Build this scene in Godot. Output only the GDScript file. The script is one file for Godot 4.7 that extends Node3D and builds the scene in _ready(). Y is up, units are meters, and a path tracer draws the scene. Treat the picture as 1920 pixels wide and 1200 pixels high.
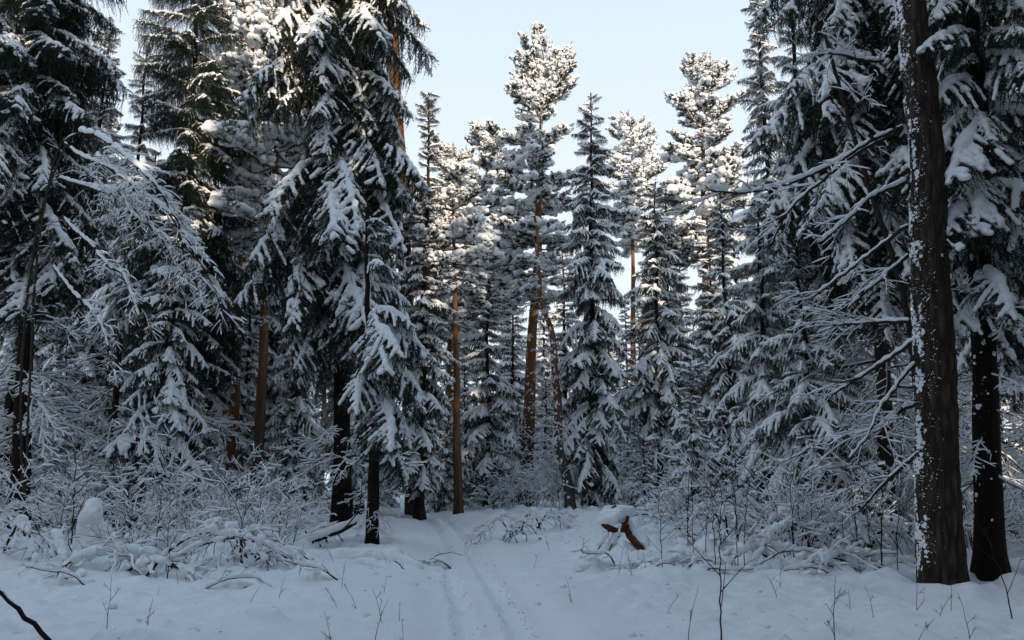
extends Node3D
# A snowed-in conifer forest with a ski track, early on a clear winter day. Camera at the origin looks along -z.

const FOCAL := 1478.0          # of the 1920 x 1200 photograph
const PITCH := 0.1938          # upward tilt of the camera, radians
const EYE := 1.6
const WELLS := [[6.22, -11.6, 0.36], [7.05, -11.9, 0.22], [7.95, -17.0, 0.2], [-4.85, -23.0, 0.28], [-2.98, -18.0, 0.18], [-12.2, -20.0, 0.24], [-2.1, -32.0, 0.22], [0.6, -38.0, 0.36]]

var used := {}
var snow_mat: StandardMaterial3D
var ground_mat: StandardMaterial3D
var leaf_mat: StandardMaterial3D
var bark_mat: StandardMaterial3D
var lump := FastNoiseLite.new()
var fine := FastNoiseLite.new()
var drift := FastNoiseLite.new()
var cells := FastNoiseLite.new()
var spruce_set: Array = []     # [foliage mesh, snow mesh] of boughs about 2 m long
var sagged_set: Array = []
var pine_set: Array = []
var spruce_far: Array = []
var pine_far: Array = []
var dead_set: Array = []

# ------------------------------------------------------------------ mesh buffer
class Buf:
	var v := PackedVector3Array()
	var n := PackedVector3Array()
	var c := PackedColorArray()
	var ix := PackedInt32Array()

	func tri(a: Vector3, b: Vector3, d: Vector3, col: Color) -> void:
		var f := (d - a).cross(b - a)
		if f.length_squared() < 1e-14:
			return
		f = f.normalized()
		var i := v.size()
		v.append(a); v.append(b); v.append(d)
		n.append(f); n.append(f); n.append(f)
		c.append(col); c.append(col); c.append(col)
		ix.append(i); ix.append(i + 1); ix.append(i + 2)

	func tube(p: PackedVector3Array, r: PackedFloat32Array, sides: int, col: Color, col_end := Color(-1, 0, 0), rough := 0.0, rng: RandomNumberGenerator = null) -> void:
		var m := p.size()
		if m < 2:
			return
		var first := v.size()
		var t0 := (p[1] - p[0]).normalized()
		var side := t0.cross(Vector3.UP if absf(t0.y) < 0.9 else Vector3.RIGHT).normalized()
		for k in m:
			var t := (p[mini(k + 1, m - 1)] - p[maxi(k - 1, 0)]).normalized()
			side = (side - t * side.dot(t)).normalized()
			var up := side.cross(t)
			var cc := col if col_end.r < 0.0 else col.lerp(col_end, float(k) / (m - 1))
			for s in sides:
				var a := TAU * s / sides
				var d := side * cos(a) + up * sin(a)
				var rr := r[k]
				if rough > 0.0:
					rr *= 1.0 + rng.randf_range(-rough, rough)
				v.append(p[k] + d * rr); n.append(d); c.append(cc)
		for k in m - 1:
			for s in sides:
				var a := first + k * sides + s
				var b := first + k * sides + (s + 1) % sides
				ix.append(a); ix.append(b); ix.append(a + sides)
				ix.append(b); ix.append(b + sides); ix.append(a + sides)
		for e in 2:                                          # rounded ends
			var at := 0 if e == 0 else m - 1
			var tip := p[at] + (p[at] - p[1 if e == 0 else m - 2]).normalized() * r[at] * 0.7
			var i := v.size()
			v.append(tip); n.append((tip - p[at]).normalized() if r[at] > 1e-5 else t0); c.append(c[first + at * sides])
			for s in sides:
				var a := first + at * sides + s
				var b := first + at * sides + (s + 1) % sides
				if e == 1:
					ix.append(a); ix.append(b); ix.append(i)
				else:
					ix.append(b); ix.append(a); ix.append(i)

	func mesh(mat: Material) -> ArrayMesh:
		var arr := []
		arr.resize(Mesh.ARRAY_MAX)
		arr[Mesh.ARRAY_VERTEX] = v
		arr[Mesh.ARRAY_NORMAL] = n
		arr[Mesh.ARRAY_COLOR] = c
		arr[Mesh.ARRAY_INDEX] = ix
		var m := ArrayMesh.new()
		if v.size():
			m.add_surface_from_arrays(Mesh.PRIMITIVE_TRIANGLES, arr)
			m.surface_set_material(0, mat)
		return m

# ------------------------------------------------------------------ snow: capsules fused by a smooth minimum, meshed as surface nets
func fuse(caps: Array, cell: float, k: float, bump: float, freq: float, mat: Material, salt := 0) -> ArrayMesh:
	var lo := Vector3(1e9, 1e9, 1e9)
	var hi := -lo
	for q in caps:
		var rr: float = maxf(q[2], q[3]) + k + bump + cell * 2.0
		lo = lo.min(Vector3(q[0]) - Vector3.ONE * rr).min(Vector3(q[1]) - Vector3.ONE * rr)
		hi = hi.max(Vector3(q[0]) + Vector3.ONE * rr).max(Vector3(q[1]) + Vector3.ONE * rr)
	var size := ((hi - lo) / cell).ceil()
	var nx := int(size.x) + 1
	var ny := int(size.y) + 1
	var nz := int(size.z) + 1
	var f := PackedFloat32Array()
	f.resize(nx * ny * nz)
	f.fill(1.0)
	var sx := 1
	var sy := nx
	var sz := nx * ny
	for q in caps:
		var a: Vector3 = q[0] - lo
		var b: Vector3 = q[1] - lo
		var ra: float = q[2]
		var rb: float = q[3]
		var ba := b - a
		var bb := maxf(ba.length_squared(), 1e-9)
		var reach := maxf(ra, rb) + k + bump + cell * 1.5
		var l := ((a.min(b) - Vector3.ONE * reach) / cell).floor()
		var h := ((a.max(b) + Vector3.ONE * reach) / cell).ceil()
		var x0 := maxi(int(l.x), 0)
		var x1 := mini(int(h.x), nx - 1)
		for z in range(maxi(int(l.z), 0), mini(int(h.z), nz - 1) + 1):
			for y in range(maxi(int(l.y), 0), mini(int(h.y), ny - 1) + 1):
				var at := z * sz + y * sy + x0
				var pa := Vector3(x0 * cell, y * cell, z * cell) - a
				for x in range(x0, x1 + 1):
					var t := clampf(pa.dot(ba) / bb, 0.0, 1.0)
					var d := (pa - ba * t).length() - ra - (rb - ra) * t
					var o := f[at]
					if d < o + k:
						var w := maxf(k - absf(d - o), 0.0)
						f[at] = minf(d, o) - w * w / k * 0.25
					pa.x += cell
					at += 1
	if bump > 0.0:
		var at := 0
		for z in nz:
			for y in ny:
				for x in nx:
					if f[at] < bump + cell * 2.0:
						f[at] += bump * lump.get_noise_3d((lo.x + x * cell) * freq + salt * 31.7, (lo.y + y * cell) * freq, (lo.z + z * cell) * freq)
					at += 1
	var buf := Buf.new()
	var id := PackedInt32Array()
	id.resize(nx * ny * nz)
	id.fill(-1)
	var off := [0, sx, sy, sx + sy, sz, sx + sz, sy + sz, sx + sy + sz]
	for z in nz - 1:
		for y in ny - 1:
			var at := z * sz + y * sy
			for x in nx - 1:
				var f0 := f[at]
				if f0 < cell * 2.2 and f0 > -cell * 2.2:
					var f1 := f[at + sx]
					var f2 := f[at + sy]
					var f3 := f[at + sx + sy]
					var f4 := f[at + sz]
					var f5 := f[at + sx + sz]
					var f6 := f[at + sy + sz]
					var f7 := f[at + sx + sy + sz]
					var inside := int(f0 < 0) + int(f1 < 0) + int(f2 < 0) + int(f3 < 0) + int(f4 < 0) + int(f5 < 0) + int(f6 < 0) + int(f7 < 0)
					if inside > 0 and inside < 8:
						var g := Vector3(f1 + f3 + f5 + f7 - f0 - f2 - f4 - f6, f2 + f3 + f6 + f7 - f0 - f1 - f4 - f5, f4 + f5 + f6 + f7 - f0 - f1 - f2 - f3)
						var mean := (f0 + f1 + f2 + f3 + f4 + f5 + f6 + f7) / 8.0
						var gl := maxf(g.length(), 1e-6)
						var step := clampf(mean / (gl / 4.0), -0.5, 0.5)
						var nn := g / gl
						id[at] = buf.v.size()
						buf.v.append(lo + (Vector3(x + 0.5, y + 0.5, z + 0.5) - nn * step) * cell)
						buf.n.append(nn)
						buf.c.append(Color.WHITE)
				at += 1
	for z in range(1, nz - 1):
		for y in range(1, ny - 1):
			var at := z * sz + y * sy + 1
			for x in range(1, nx - 1):
				var f0 := f[at]
				if f0 < cell * 2.2 and f0 > -cell * 2.2:
					var neg := f0 < 0.0
					if neg != (f[at + sx] < 0.0):
						quad(buf, id[at - sy - sz], id[at - sz], id[at], id[at - sy], neg)
					if neg != (f[at + sy] < 0.0):
						quad(buf, id[at - sx - sz], id[at - sx], id[at], id[at - sz], neg)
					if neg != (f[at + sz] < 0.0):
						quad(buf, id[at - sx - sy], id[at - sy], id[at], id[at - sx], neg)
				at += 1
	return buf.mesh(mat)

func quad(buf: Buf, a: int, b: int, d: int, e: int, flip: bool) -> void:
	if a < 0 or b < 0 or d < 0 or e < 0:
		return
	if flip:
		buf.ix.append_array(PackedInt32Array([a, d, b, a, e, d]))
	else:
		buf.ix.append_array(PackedInt32Array([a, b, d, a, d, e]))

# ------------------------------------------------------------------ things and parts
func numbered(called: String) -> String:
	if not used.has(called):
		used[called] = 0
		return called
	used[called] += 1
	return "%s_%03d" % [called, used[called]]

func thing(called: String, label: String, category: String, at := Vector3.ZERO, group := "") -> Node3D:
	var o := Node3D.new()
	o.name = numbered(called)
	add_child(o)
	o.position = at
	o.set_meta("label", label)
	o.set_meta("category", category)
	if group:
		o.set_meta("group", group)
	return o

func part(parent: Node3D, called: String, m: Mesh, stuff := false) -> MeshInstance3D:
	var o := MeshInstance3D.new()
	o.name = called
	o.mesh = m
	parent.add_child(o, true)
	if stuff:
		o.set_meta("kind", "stuff")
	return o

func copy_of(o: Node3D, called: String, label: String, at: Vector3, turn: float, size: float, group: String) -> Node3D:
	var r: Node3D = o.duplicate()
	r.name = numbered(called)
	add_child(r)
	r.transform = Transform3D(Basis(Vector3.UP, turn).scaled(Vector3.ONE * size), at)
	r.set_meta("label", label)
	if group:
		r.set_meta("group", group)
	return r

# ------------------------------------------------------------------ places: where a sight line of the photograph meets the ground, or a given distance
func sight(px: float, py: float) -> Vector3:
	var x := (px - 960.0) / FOCAL
	var y := (600.0 - py) / FOCAL
	return Vector3(x, y * cos(PITCH) + sin(PITCH), -cos(PITCH) + y * sin(PITCH))

func far_at(px: float, py: float, depth: float) -> Vector3:
	var d := sight(px, py)
	return Vector3(0, EYE, 0) + d * (depth / -d.z)

func on_ground(px: float, depth: float) -> Vector3:
	# which x at that depth: the tilt makes it depend a little on the row, so take the row of the ground there
	var row := 600.0 + FOCAL * tan(PITCH + atan(EYE / depth))
	var p := far_at(px, row, depth)
	return Vector3(p.x, ground_y(p.x, p.z), p.z)

func height_for(py: float, depth: float) -> float:
	return far_at(960, py, depth).y

# ------------------------------------------------------------------ ground relief
func path_x(d: float) -> float:
	if d < 21.5:
		return 0.78 - 0.109 * d
	return 0.78 - 0.109 * d - 0.0035 * (d - 21.5) ** 2 * (1.0 if d < 40.0 else 40.0 / d)

func ground_y(x: float, z: float) -> float:
	var d := -z
	var u := x - path_x(d)
	var au := absf(u)
	var wild := smoothstep(1.3, 3.6, au) * smoothstep(10.0, 15.0, d)
	var y := 0.10 * drift.get_noise_2d(x * 0.35, z * 0.35) + 0.05 * drift.get_noise_2d(x * 1.3, z * 1.3) * (0.3 + 0.7 * smoothstep(0.6, 2.0, au))
	y += 0.014 * fine.get_noise_2d(x * 4.0, z * 4.0)
	y += wild * (0.05 + 0.26 * smoothstep(-0.1, 0.7, lump.get_noise_2d(x * 0.9, z * 0.9)) + 0.10 * smoothstep(0.0, 0.7, drift.get_noise_2d(x * 2.2 + 40.0, z * 2.2)))
	y += 0.05 * smoothstep(0.7, 2.2, au)
	# trodden and wind-dented snow, buried sticks, and hollows round the near trunks
	var side := smoothstep(0.8, 2.6, au)
	y += side * (0.11 * smoothstep(0.15, 0.75, drift.get_noise_2d(x * 1.15 - 20.0, z * 1.15)) - 0.05 * smoothstep(0.35, 0.8, drift.get_noise_2d(x * 1.7 + 90.0, z * 1.7)))
	y -= 0.022 * smoothstep(0.30, 0.05, cells.get_noise_2d(x * 3.2, z * 3.2) + 1.0) * side
	for q in WELLS:
		var dx: float = x - q[0]
		var dz: float = z - q[1]
		var rr := dx * dx + dz * dz
		if rr < 4.0:
			rr = sqrt(rr)
			y += -0.10 * exp(-((rr - float(q[2])) / 0.16) ** 2) + 0.13 * exp(-((rr - float(q[2]) - 0.42) / 0.28) ** 2)
	y -= 0.09 * (1.0 - smoothstep(0.55, 1.0, au))
	var wob := 0.035 * fine.get_noise_2d(d * 0.8, 7.0)
	for s in [-0.29, 0.29]:
		var q: float = (u - s - wob) / 0.095
		if absf(q) < 3.0:
			y -= (0.085 + 0.045 * fine.get_noise_2d(x * 3.0, z * 3.0)) * exp(-q * q * q * q * q * q)
			y += 0.014 * exp(-(absf(q) - 1.7) ** 2 * 5.0)
	if d > 110.0:
		y += (d - 110.0) * 0.01
	return y

func make_ground() -> void:
	var xs := PackedFloat32Array()
	var zs := PackedFloat32Array()
	var step := 0.055
	var x := 0.0
	var right := PackedFloat32Array()
	while x < 320.0:
		right.append(x)
		x += step
		if x > 1.5: step *= 1.018
		if x > 14.0: step *= 1.06
	for i in range(right.size() - 1, 0, -1):
		xs.append(-right[i])
	xs.append_array(right)
	var z := 60.0
	while z > -3.5:
		zs.append(z)
		z -= maxf(0.1, (z + 3.5) * 0.12)
	step = 0.06
	while z > -420.0:
		zs.append(z)
		z -= step
		if z < -8.0: step *= 1.012
		if z < -40.0: step *= 1.05
	var path_buf := Buf.new()
	var land := Buf.new()
	var nx := xs.size()
	for zz in zs:
		for xx in xs:
			var h := ground_y(xx, zz)
			var e := 0.03 + 0.004 * absf(zz)
			var nn := Vector3(ground_y(xx - e, zz) - ground_y(xx + e, zz), 2.0 * e, ground_y(xx, zz - e) - ground_y(xx, zz + e)).normalized()
			land.v.append(Vector3(xx, h, zz))
			land.n.append(nn)
			land.c.append(Color.WHITE)
	path_buf.v = land.v
	path_buf.n = land.n
	path_buf.c = land.c
	for j in zs.size() - 1:
		for i in nx - 1:
			var a := j * nx + i
			var mid := (xs[i] + xs[i + 1]) / 2.0
			var zd := -(zs[j] + zs[j + 1]) / 2.0
			var b: Buf = path_buf if zd < 45.0 and absf(mid - path_x(zd)) < 0.75 else land
			b.ix.append_array(PackedInt32Array([a, a + nx, a + 1, a + 1, a + nx, a + nx + 1]))
	var g := part(self, "ground", land.mesh(ground_mat))
	g.set_meta("kind", "structure")
	g.set_meta("label", "deep undisturbed snow on the forest floor")
	var keep := PackedInt32Array()                     # the path keeps only its own vertices
	keep.resize(path_buf.v.size())
	keep.fill(-1)
	var p := Buf.new()
	for i in path_buf.ix:
		if keep[i] < 0:
			keep[i] = p.v.size()
			p.v.append(path_buf.v[i]); p.n.append(path_buf.n[i]); p.c.append(Color.WHITE)
		p.ix.append(keep[i])
	var t := part(self, "path", p.mesh(ground_mat))
	t.set_meta("kind", "structure")
	t.set_meta("label", "snowy forest path with two ski grooves")

# ------------------------------------------------------------------ materials
func make_noise(freq: float, kind := FastNoiseLite.TYPE_SIMPLEX_SMOOTH, oct := 4, salt := 1) -> FastNoiseLite:
	var q := FastNoiseLite.new()
	q.noise_type = kind
	q.frequency = freq
	q.fractal_octaves = oct
	q.seed = salt
	return q

func noise_tex(q: FastNoiseLite, normal := false, ramp: Gradient = null, bump := 4.0) -> NoiseTexture2D:
	var t := NoiseTexture2D.new()
	t.width = 512
	t.height = 512
	t.seamless = true
	t.noise = q
	t.as_normal_map = normal
	t.bump_strength = bump
	if ramp:
		t.color_ramp = ramp
	return t

func ramp_of(a: Color, b: Color) -> Gradient:
	var g := Gradient.new()
	g.set_color(0, a)
	g.set_color(1, b)
	return g

func make_materials() -> void:
	snow_mat = StandardMaterial3D.new()
	snow_mat.albedo_color = Color(0.85, 0.855, 0.86).linear_to_srgb()
	snow_mat.roughness = 0.75
	snow_mat.metallic_specular = 0.3
	snow_mat.uv1_triplanar = true
	snow_mat.uv1_scale = Vector3.ONE * 1.6
	snow_mat.normal_enabled = true
	snow_mat.normal_texture = noise_tex(make_noise(0.05, FastNoiseLite.TYPE_SIMPLEX_SMOOTH, 5, 3), true, null, 5.0)
	snow_mat.normal_scale = 0.55
	ground_mat = snow_mat.duplicate()
	ground_mat.uv1_scale = Vector3.ONE * 0.9
	ground_mat.normal_scale = 0.75
	leaf_mat = StandardMaterial3D.new()
	leaf_mat.vertex_color_use_as_albedo = true
	leaf_mat.roughness = 0.65
	leaf_mat.metallic_specular = 0.25
	bark_mat = StandardMaterial3D.new()
	bark_mat.vertex_color_use_as_albedo = true
	bark_mat.roughness = 0.92
	bark_mat.metallic_specular = 0.2
	bark_mat.uv1_triplanar = true
	bark_mat.uv1_scale = Vector3(4.0, 1.1, 4.0)
	bark_mat.albedo_texture = noise_tex(make_noise(0.045, FastNoiseLite.TYPE_SIMPLEX_SMOOTH, 5, 9), false, ramp_of(Color(0.62, 0.62, 0.62), Color(1, 1, 1)))
	bark_mat.normal_enabled = true
	bark_mat.normal_texture = noise_tex(make_noise(0.05, FastNoiseLite.TYPE_SIMPLEX_SMOOTH, 4, 5), true, null, 10.0)

# ------------------------------------------------------------------ boughs
const GREEN := Color(0.030, 0.044, 0.030)
const PINE_GREEN := Color(0.060, 0.075, 0.034)
const TWIG := Color(0.070, 0.050, 0.038)
const FROST := Color(0.62, 0.65, 0.70)

func brush(b: Buf, p0: Vector3, p1: Vector3, dens: float, ln: float, wd: float, rng: RandomNumberGenerator, base: Color, frost: float) -> void:
	var ax := p1 - p0
	var ll := ax.length()
	if ll < 0.01:
		return
	ax /= ll
	var s := ax.cross(Vector3.UP)
	s = s.normalized() if s.length() > 0.05 else Vector3.RIGHT
	var u := s.cross(ax)
	var m := maxi(3, int(ll * dens))
	var shade := rng.randf_range(0.6, 1.45)
	for i in m:
		var t := (i + rng.randf()) / m
		var a := rng.randf() * TAU
		var rad := s * cos(a) + u * sin(a)
		var q := p0 + ax * (ll * t)
		var dir := (rad + ax * rng.randf_range(0.4, 1.2)).normalized() * ln * rng.randf_range(0.7, 1.25)
		var w := rad.cross(ax) * wd * rng.randf_range(0.35, 0.65)
		var col := base * (shade * rng.randf_range(0.75, 1.3))
		if rad.y > 0.1 and rng.randf() < frost:
			col = FROST * rng.randf_range(0.75, 1.1)
		b.tri(q - w, q + w, q + dir, col)

func bend(p: Vector3, dir: Vector3, ln: float, drop: float, m: int) -> PackedVector3Array:
	var out := PackedVector3Array()
	for i in m + 1:
		var t := float(i) / m
		out.append(p + dir * (ln * t) + Vector3(0, -drop * ln * t * t, 0))
	return out

func along(p: PackedVector3Array, t: float) -> Vector3:
	var x := clampf(t, 0.0, 1.0) * (p.size() - 1)
	var i := mini(int(x), p.size() - 2)
	return p[i].lerp(p[i + 1], x - i)

func ramp_r(a: float, b: float, m: int) -> PackedFloat32Array:
	var out := PackedFloat32Array()
	for i in m:
		out.append(lerpf(a, b, float(i) / (m - 1)))
	return out

# A spruce bough 2 m long along +x: axis, side shoots in a fan, small twigs and hanging twigs, and the snow that lies along them.
func spruce_bough(salt: int, sag: float, hang: float, snow: float, frost: float, dens: float, cell: float, fat: float, pairs := 15) -> Array:
	var rng := RandomNumberGenerator.new()
	rng.seed = salt
	var b := Buf.new()
	var caps := []
	var axis := PackedVector3Array()
	for i in 13:
		var t := i / 12.0
		axis.append(Vector3(2.0 * t * (1.0 - 0.12 * sag * t), 0.10 * sin(t * 4.0 + salt) * 0.3 - sag * 0.75 * t * t + 0.16 * sag * t * t * t + 0.15 * t, 0.10 * sin(t * 3.0 + salt * 2.0)))
	b.tube(axis, ramp_r(0.026, 0.006, 13), 5, TWIG)
	for i in range(2, 12):
		brush(b, axis[i], axis[i + 1], 90 * dens, 0.04 * fat, 0.016 * fat, rng, GREEN, frost)
	var run := 0.0
	for i in 20:                                     # snow along the axis, in swells with a few breaks
		var t := 0.10 + 0.9 * i / 20.0
		var r := snow * (0.035 + 0.05 * sin(PI * minf(1.0, t * 1.15)) + 0.028 * rng.randf_range(-1, 1))
		if r > 0.02 and rng.randf() > 0.06:
			var q := along(axis, t) + Vector3(0, r * 0.75, rng.randf_range(-0.02, 0.02))
			caps.append([q, along(axis, t + 0.05) + Vector3(0, r * 0.75, 0), r, r * rng.randf_range(0.85, 1.1)])
	for i in pairs:
		for s in [-1.0, 1.0]:
			var t := 0.10 + 0.88 * (i + rng.randf_range(-0.35, 0.35)) / pairs
			var p := along(axis, t)
			var fwd := (along(axis, t + 0.05) - along(axis, t - 0.05)).normalized()
			var ln := 0.84 * (1.06 - t) * clampf(t * 3.5, 0.35, 1.0) * rng.randf_range(0.65, 1.15) + 0.08
			var ang := rng.randf_range(0.75, 1.15)
			var dir := (fwd * cos(ang) + Vector3(0, 0, s) * sin(ang) + Vector3(0, rng.randf_range(-0.25, 0.10), 0)).normalized()
			var sh := bend(p, dir, ln, 0.30 + 0.35 * sag + rng.randf_range(0, 0.2), 6)
			b.tube(sh, ramp_r(0.010, 0.003, 7), 3, TWIG)
			for q in 6:
				brush(b, sh[q], sh[q + 1], 85 * dens, 0.038 * fat, 0.017 * fat, rng, GREEN, frost)
			var tw := int(ln / (0.085 if pairs < 18 else 0.062))
			for q in tw:
				for e in [-1.0, 1.0]:
					var tt := (q + rng.randf()) / tw
					var pp := along(sh, tt)
					var dd: Vector3 = (dir * 0.7 + Vector3.UP.cross(dir).normalized() * e * 0.8 + Vector3(0, rng.randf_range(-0.5, 0.05), 0)).normalized()
					var l2 := rng.randf_range(0.08, 0.22) * (1.15 - tt)
					brush(b, pp, pp + dd * l2, 80 * dens, 0.036 * fat, 0.017 * fat, rng, GREEN, frost)
				if rng.randf() < hang:
					var pp := along(sh, (q + rng.randf()) / tw)
					var l3 := rng.randf_range(0.10, 0.45) * hang
					brush(b, pp, pp + Vector3(rng.randf_range(-0.25, 0.25), -1, rng.randf_range(-0.25, 0.25)) * l3, 75 * dens, 0.036 * fat, 0.016 * fat, rng, GREEN, frost * 0.4)
			if rng.randf() < 0.72:
				var stop := rng.randf_range(0.45, 1.05)
				var r0 := snow * rng.randf_range(0.022, 0.058)
				var m := 4
				for q in m:
					var a := stop * q / m
					var e2 := stop * (q + 1) / m
					var ra := r0 * (1.0 - 0.35 * a) * rng.randf_range(0.7, 1.25)
					if rng.randf() < 0.85:
						caps.append([along(sh, a) + Vector3(0, ra * 0.7, 0), along(sh, e2) + Vector3(0, ra * 0.7, 0), ra, ra * 0.92])
				if rng.randf() < 0.17:                # a pad resting on the shoot
					var pc := along(sh, rng.randf_range(0.35, 0.85))
					var pr := snow * rng.randf_range(0.05, 0.085)
					caps.append([pc + Vector3(0, pr * 0.3, 0), pc + dir * 0.10 + Vector3(0, pr * 0.1, 0), pr, pr * 0.7])
	for i in 2:
		brush(b, axis[12], axis[12] + Vector3(0.08, -0.03, 0.05 * (i * 2 - 1)), 100 * dens, 0.04 * fat, 0.018 * fat, rng, GREEN, frost)
	return [b.mesh(leaf_mat), fuse(caps, cell, cell * 1.6, 0.016, 9.0, snow_mat, salt)]

# A Scots pine bough 2 m long: bare wood, then side limbs that turn up and end in tufts, each with its cap of snow.
func pine_bough(salt: int, snow: float, frost: float, dens: float, cell: float, fat: float, rise: float) -> Array:
	var rng := RandomNumberGenerator.new()
	rng.seed = salt
	var b := Buf.new()
	var caps := []
	var wood := Color(0.17, 0.085, 0.045)
	var axis := PackedVector3Array()
	for i in 9:
		var t := i / 8.0
		axis.append(Vector3(2.0 * t, rise * t * t - 0.12 * sin(t * PI) + 0.05 * sin(t * 7.0 + salt), 0.16 * sin(t * 4.2 + salt * 1.7) * t))
	b.tube(axis, ramp_r(0.035, 0.010, 9), 5, wood, TWIG)
	for i in 12:
		var t := 0.03 + 0.9 * i / 12.0
		var r := snow * rng.randf_range(0.018, 0.042)
		caps.append([along(axis, t) + Vector3(0, r + 0.012, 0), along(axis, t + 0.075) + Vector3(0, r + 0.012, 0), r, r])
	var tips := []
	var limbs := 26 if fat < 1.5 else 16
	for i in limbs:
		var t := lerpf(0.22, 1.0, (i + rng.randf()) / limbs)
		var p := along(axis, t)
		var s := 1.0 if i % 2 else -1.0
		var ang := rng.randf_range(0.35, 1.25)
		var dir := Vector3(cos(ang), rng.randf_range(-0.05, 0.55), s * sin(ang)).normalized()
		var ln := rng.randf_range(0.28, 0.75) * (1.15 - 0.55 * t)
		var limb := bend(p, dir, ln, -0.25, 4)
		b.tube(limb, ramp_r(0.013, 0.005, 5), 3, wood, TWIG)
		tips.append([limb[4], dir])
		for q in (5 if fat < 1.5 else 3):
			var t2 := rng.randf_range(0.2, 0.95)
			var pp := along(limb, t2)
			var d2 := (dir + Vector3(rng.randf_range(-1, 1), rng.randf_range(-0.1, 0.9), rng.randf_range(-1, 1)) * 0.8).normalized()
			var l2 := rng.randf_range(0.10, 0.26)
			b.tube(bend(pp, d2, l2, -0.1, 2), ramp_r(0.006, 0.004, 3), 3, TWIG)
			tips.append([pp + d2 * l2, d2])
	for tp in tips:
		var p: Vector3 = tp[0]
		var d: Vector3 = tp[1]
		brush(b, p - d * 0.17, p + d * 0.03, 400 * dens, 0.085 * fat, 0.013 * fat, rng, PINE_GREEN, frost)
		if rng.randf() < 0.8:
			for q in (3 if fat < 1.5 else 4):
				var r := snow * rng.randf_range(0.009, 0.026)
				var c1 := p - d * rng.randf_range(0.0, 0.12) + Vector3(rng.randf_range(-0.10, 0.10), 0.03 + rng.randf_range(0, 0.05), rng.randf_range(-0.10, 0.10))
				caps.append([c1, c1 + Vector3(rng.randf_range(-0.09, 0.09), rng.randf_range(-0.04, 0.0), rng.randf_range(-0.09, 0.09)), r, r * 0.8])
		if rng.randf() < (0.10 if fat < 1.5 else 0.2):                       # a broad pad that bridges neighbouring tufts
			for q in 5:
				var r := snow * rng.randf_range(0.03, 0.08)
				var c1 := p + Vector3(rng.randf_range(-0.16, 0.16), 0.05, rng.randf_range(-0.16, 0.16))
				caps.append([c1, c1 + Vector3(rng.randf_range(-0.12, 0.12), rng.randf_range(-0.07, 0.0), rng.randf_range(-0.12, 0.12)), r, r * 0.85])
	return [b.mesh(leaf_mat), fuse(caps, cell, cell * 1.6, 0.02, 8.0, snow_mat, salt)]

# Snow lying on a twig: thick where the twig is level, thin where it is steep.
func snow_on(b: Buf, p: PackedVector3Array, rw: float, amount: float, sides: int, rng: RandomNumberGenerator) -> void:
	var run := PackedVector3Array()
	var rr := PackedFloat32Array()
	for i in p.size():
		var t := (p[mini(i + 1, p.size() - 1)] - p[maxi(i - 1, 0)]).normalized()
		var flat := sqrt(maxf(0.0, 1.0 - t.y * t.y))
		var r := amount * (flat * flat) * rng.randf_range(0.65, 1.3)
		if r > amount * 0.22 and rng.randf() > 0.05:
			run.append(p[i] + Vector3(0, r * 0.75 + rw * 0.55, 0))
			rr.append(r)
		else:
			if run.size() > 1:
				rr[0] *= 0.6
				rr[-1] *= 0.5
				b.tube(run, rr, sides, Color.WHITE, Color(-1, 0, 0), 0.10, rng)
			run = PackedVector3Array()
			rr = PackedFloat32Array()
	if run.size() > 1:
		rr[-1] *= 0.5
		b.tube(run, rr, sides, Color.WHITE, Color(-1, 0, 0), 0.10, rng)

# Woody growth: a stem that wanders, droops and forks into twigs.
func grow(w: Buf, s: Buf, p: Vector3, dir: Vector3, ln: float, r: float, depth: int, o: Dictionary, rng: RandomNumberGenerator) -> void:
	var m := clampi(int(ln / 0.10), 3, 14)
	var pts := PackedVector3Array([p])
	var d := dir
	for i in m:
		d = (d + Vector3(rng.randf_range(-1, 1), rng.randf_range(-1, 1), rng.randf_range(-1, 1)) * float(o.wander) + Vector3(0, -float(o.droop) * (0.4 + float(i) / m), 0)).normalized()
		p += d * (ln / m)
		pts.append(p)
	w.tube(pts, ramp_r(r, maxf(r * 0.35, 0.002), m + 1), 5 if depth == int(o.levels) else 3, o.color)
	snow_on(s, pts, r, float(o.snow) * (1.0 if depth == int(o.levels) else 0.72), 6 if depth == int(o.levels) else 5, rng)
	if depth <= 0:
		return
	var kids: int = maxi(2, int(ln * float(o.kids)))
	for k in kids:
		var t := lerpf(float(o.get("from", 0.25)), 1.0, (k + rng.randf()) / kids)
		var at := along(pts, t)
		var f := (along(pts, t + 0.06) - along(pts, t - 0.06)).normalized()
		var sd := f.cross(Vector3(rng.randf_range(-1, 1), rng.randf_range(-1, 1), rng.randf_range(-1, 1))).normalized()
		sd.y *= float(o.get("flat", 1.0))
		var kd := (f * rng.randf_range(0.5, 1.0) + sd * rng.randf_range(0.6, 1.1)).normalized()
		grow(w, s, at, kd, ln * rng.randf_range(0.28, 0.55) * (1.2 - 0.6 * t), maxf(r * 0.5, 0.0025), depth - 1, o, rng)

# A dead branch 2 m long along +x that carries only twigs and snow.
func dead_bough(salt: int, snow: float) -> Array:
	var rng := RandomNumberGenerator.new()
	rng.seed = salt
	var w := Buf.new()
	var s := Buf.new()
	grow(w, s, Vector3.ZERO, Vector3(1, 0.1, 0), 2.0, 0.022, 2, {"wander": 0.09, "droop": 0.035, "levels": 2, "snow": snow, "kids": 5.5, "color": TWIG, "flat": 0.45, "from": 0.2}, rng)
	return [w.mesh(bark_mat), s.mesh(snow_mat)]

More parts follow.
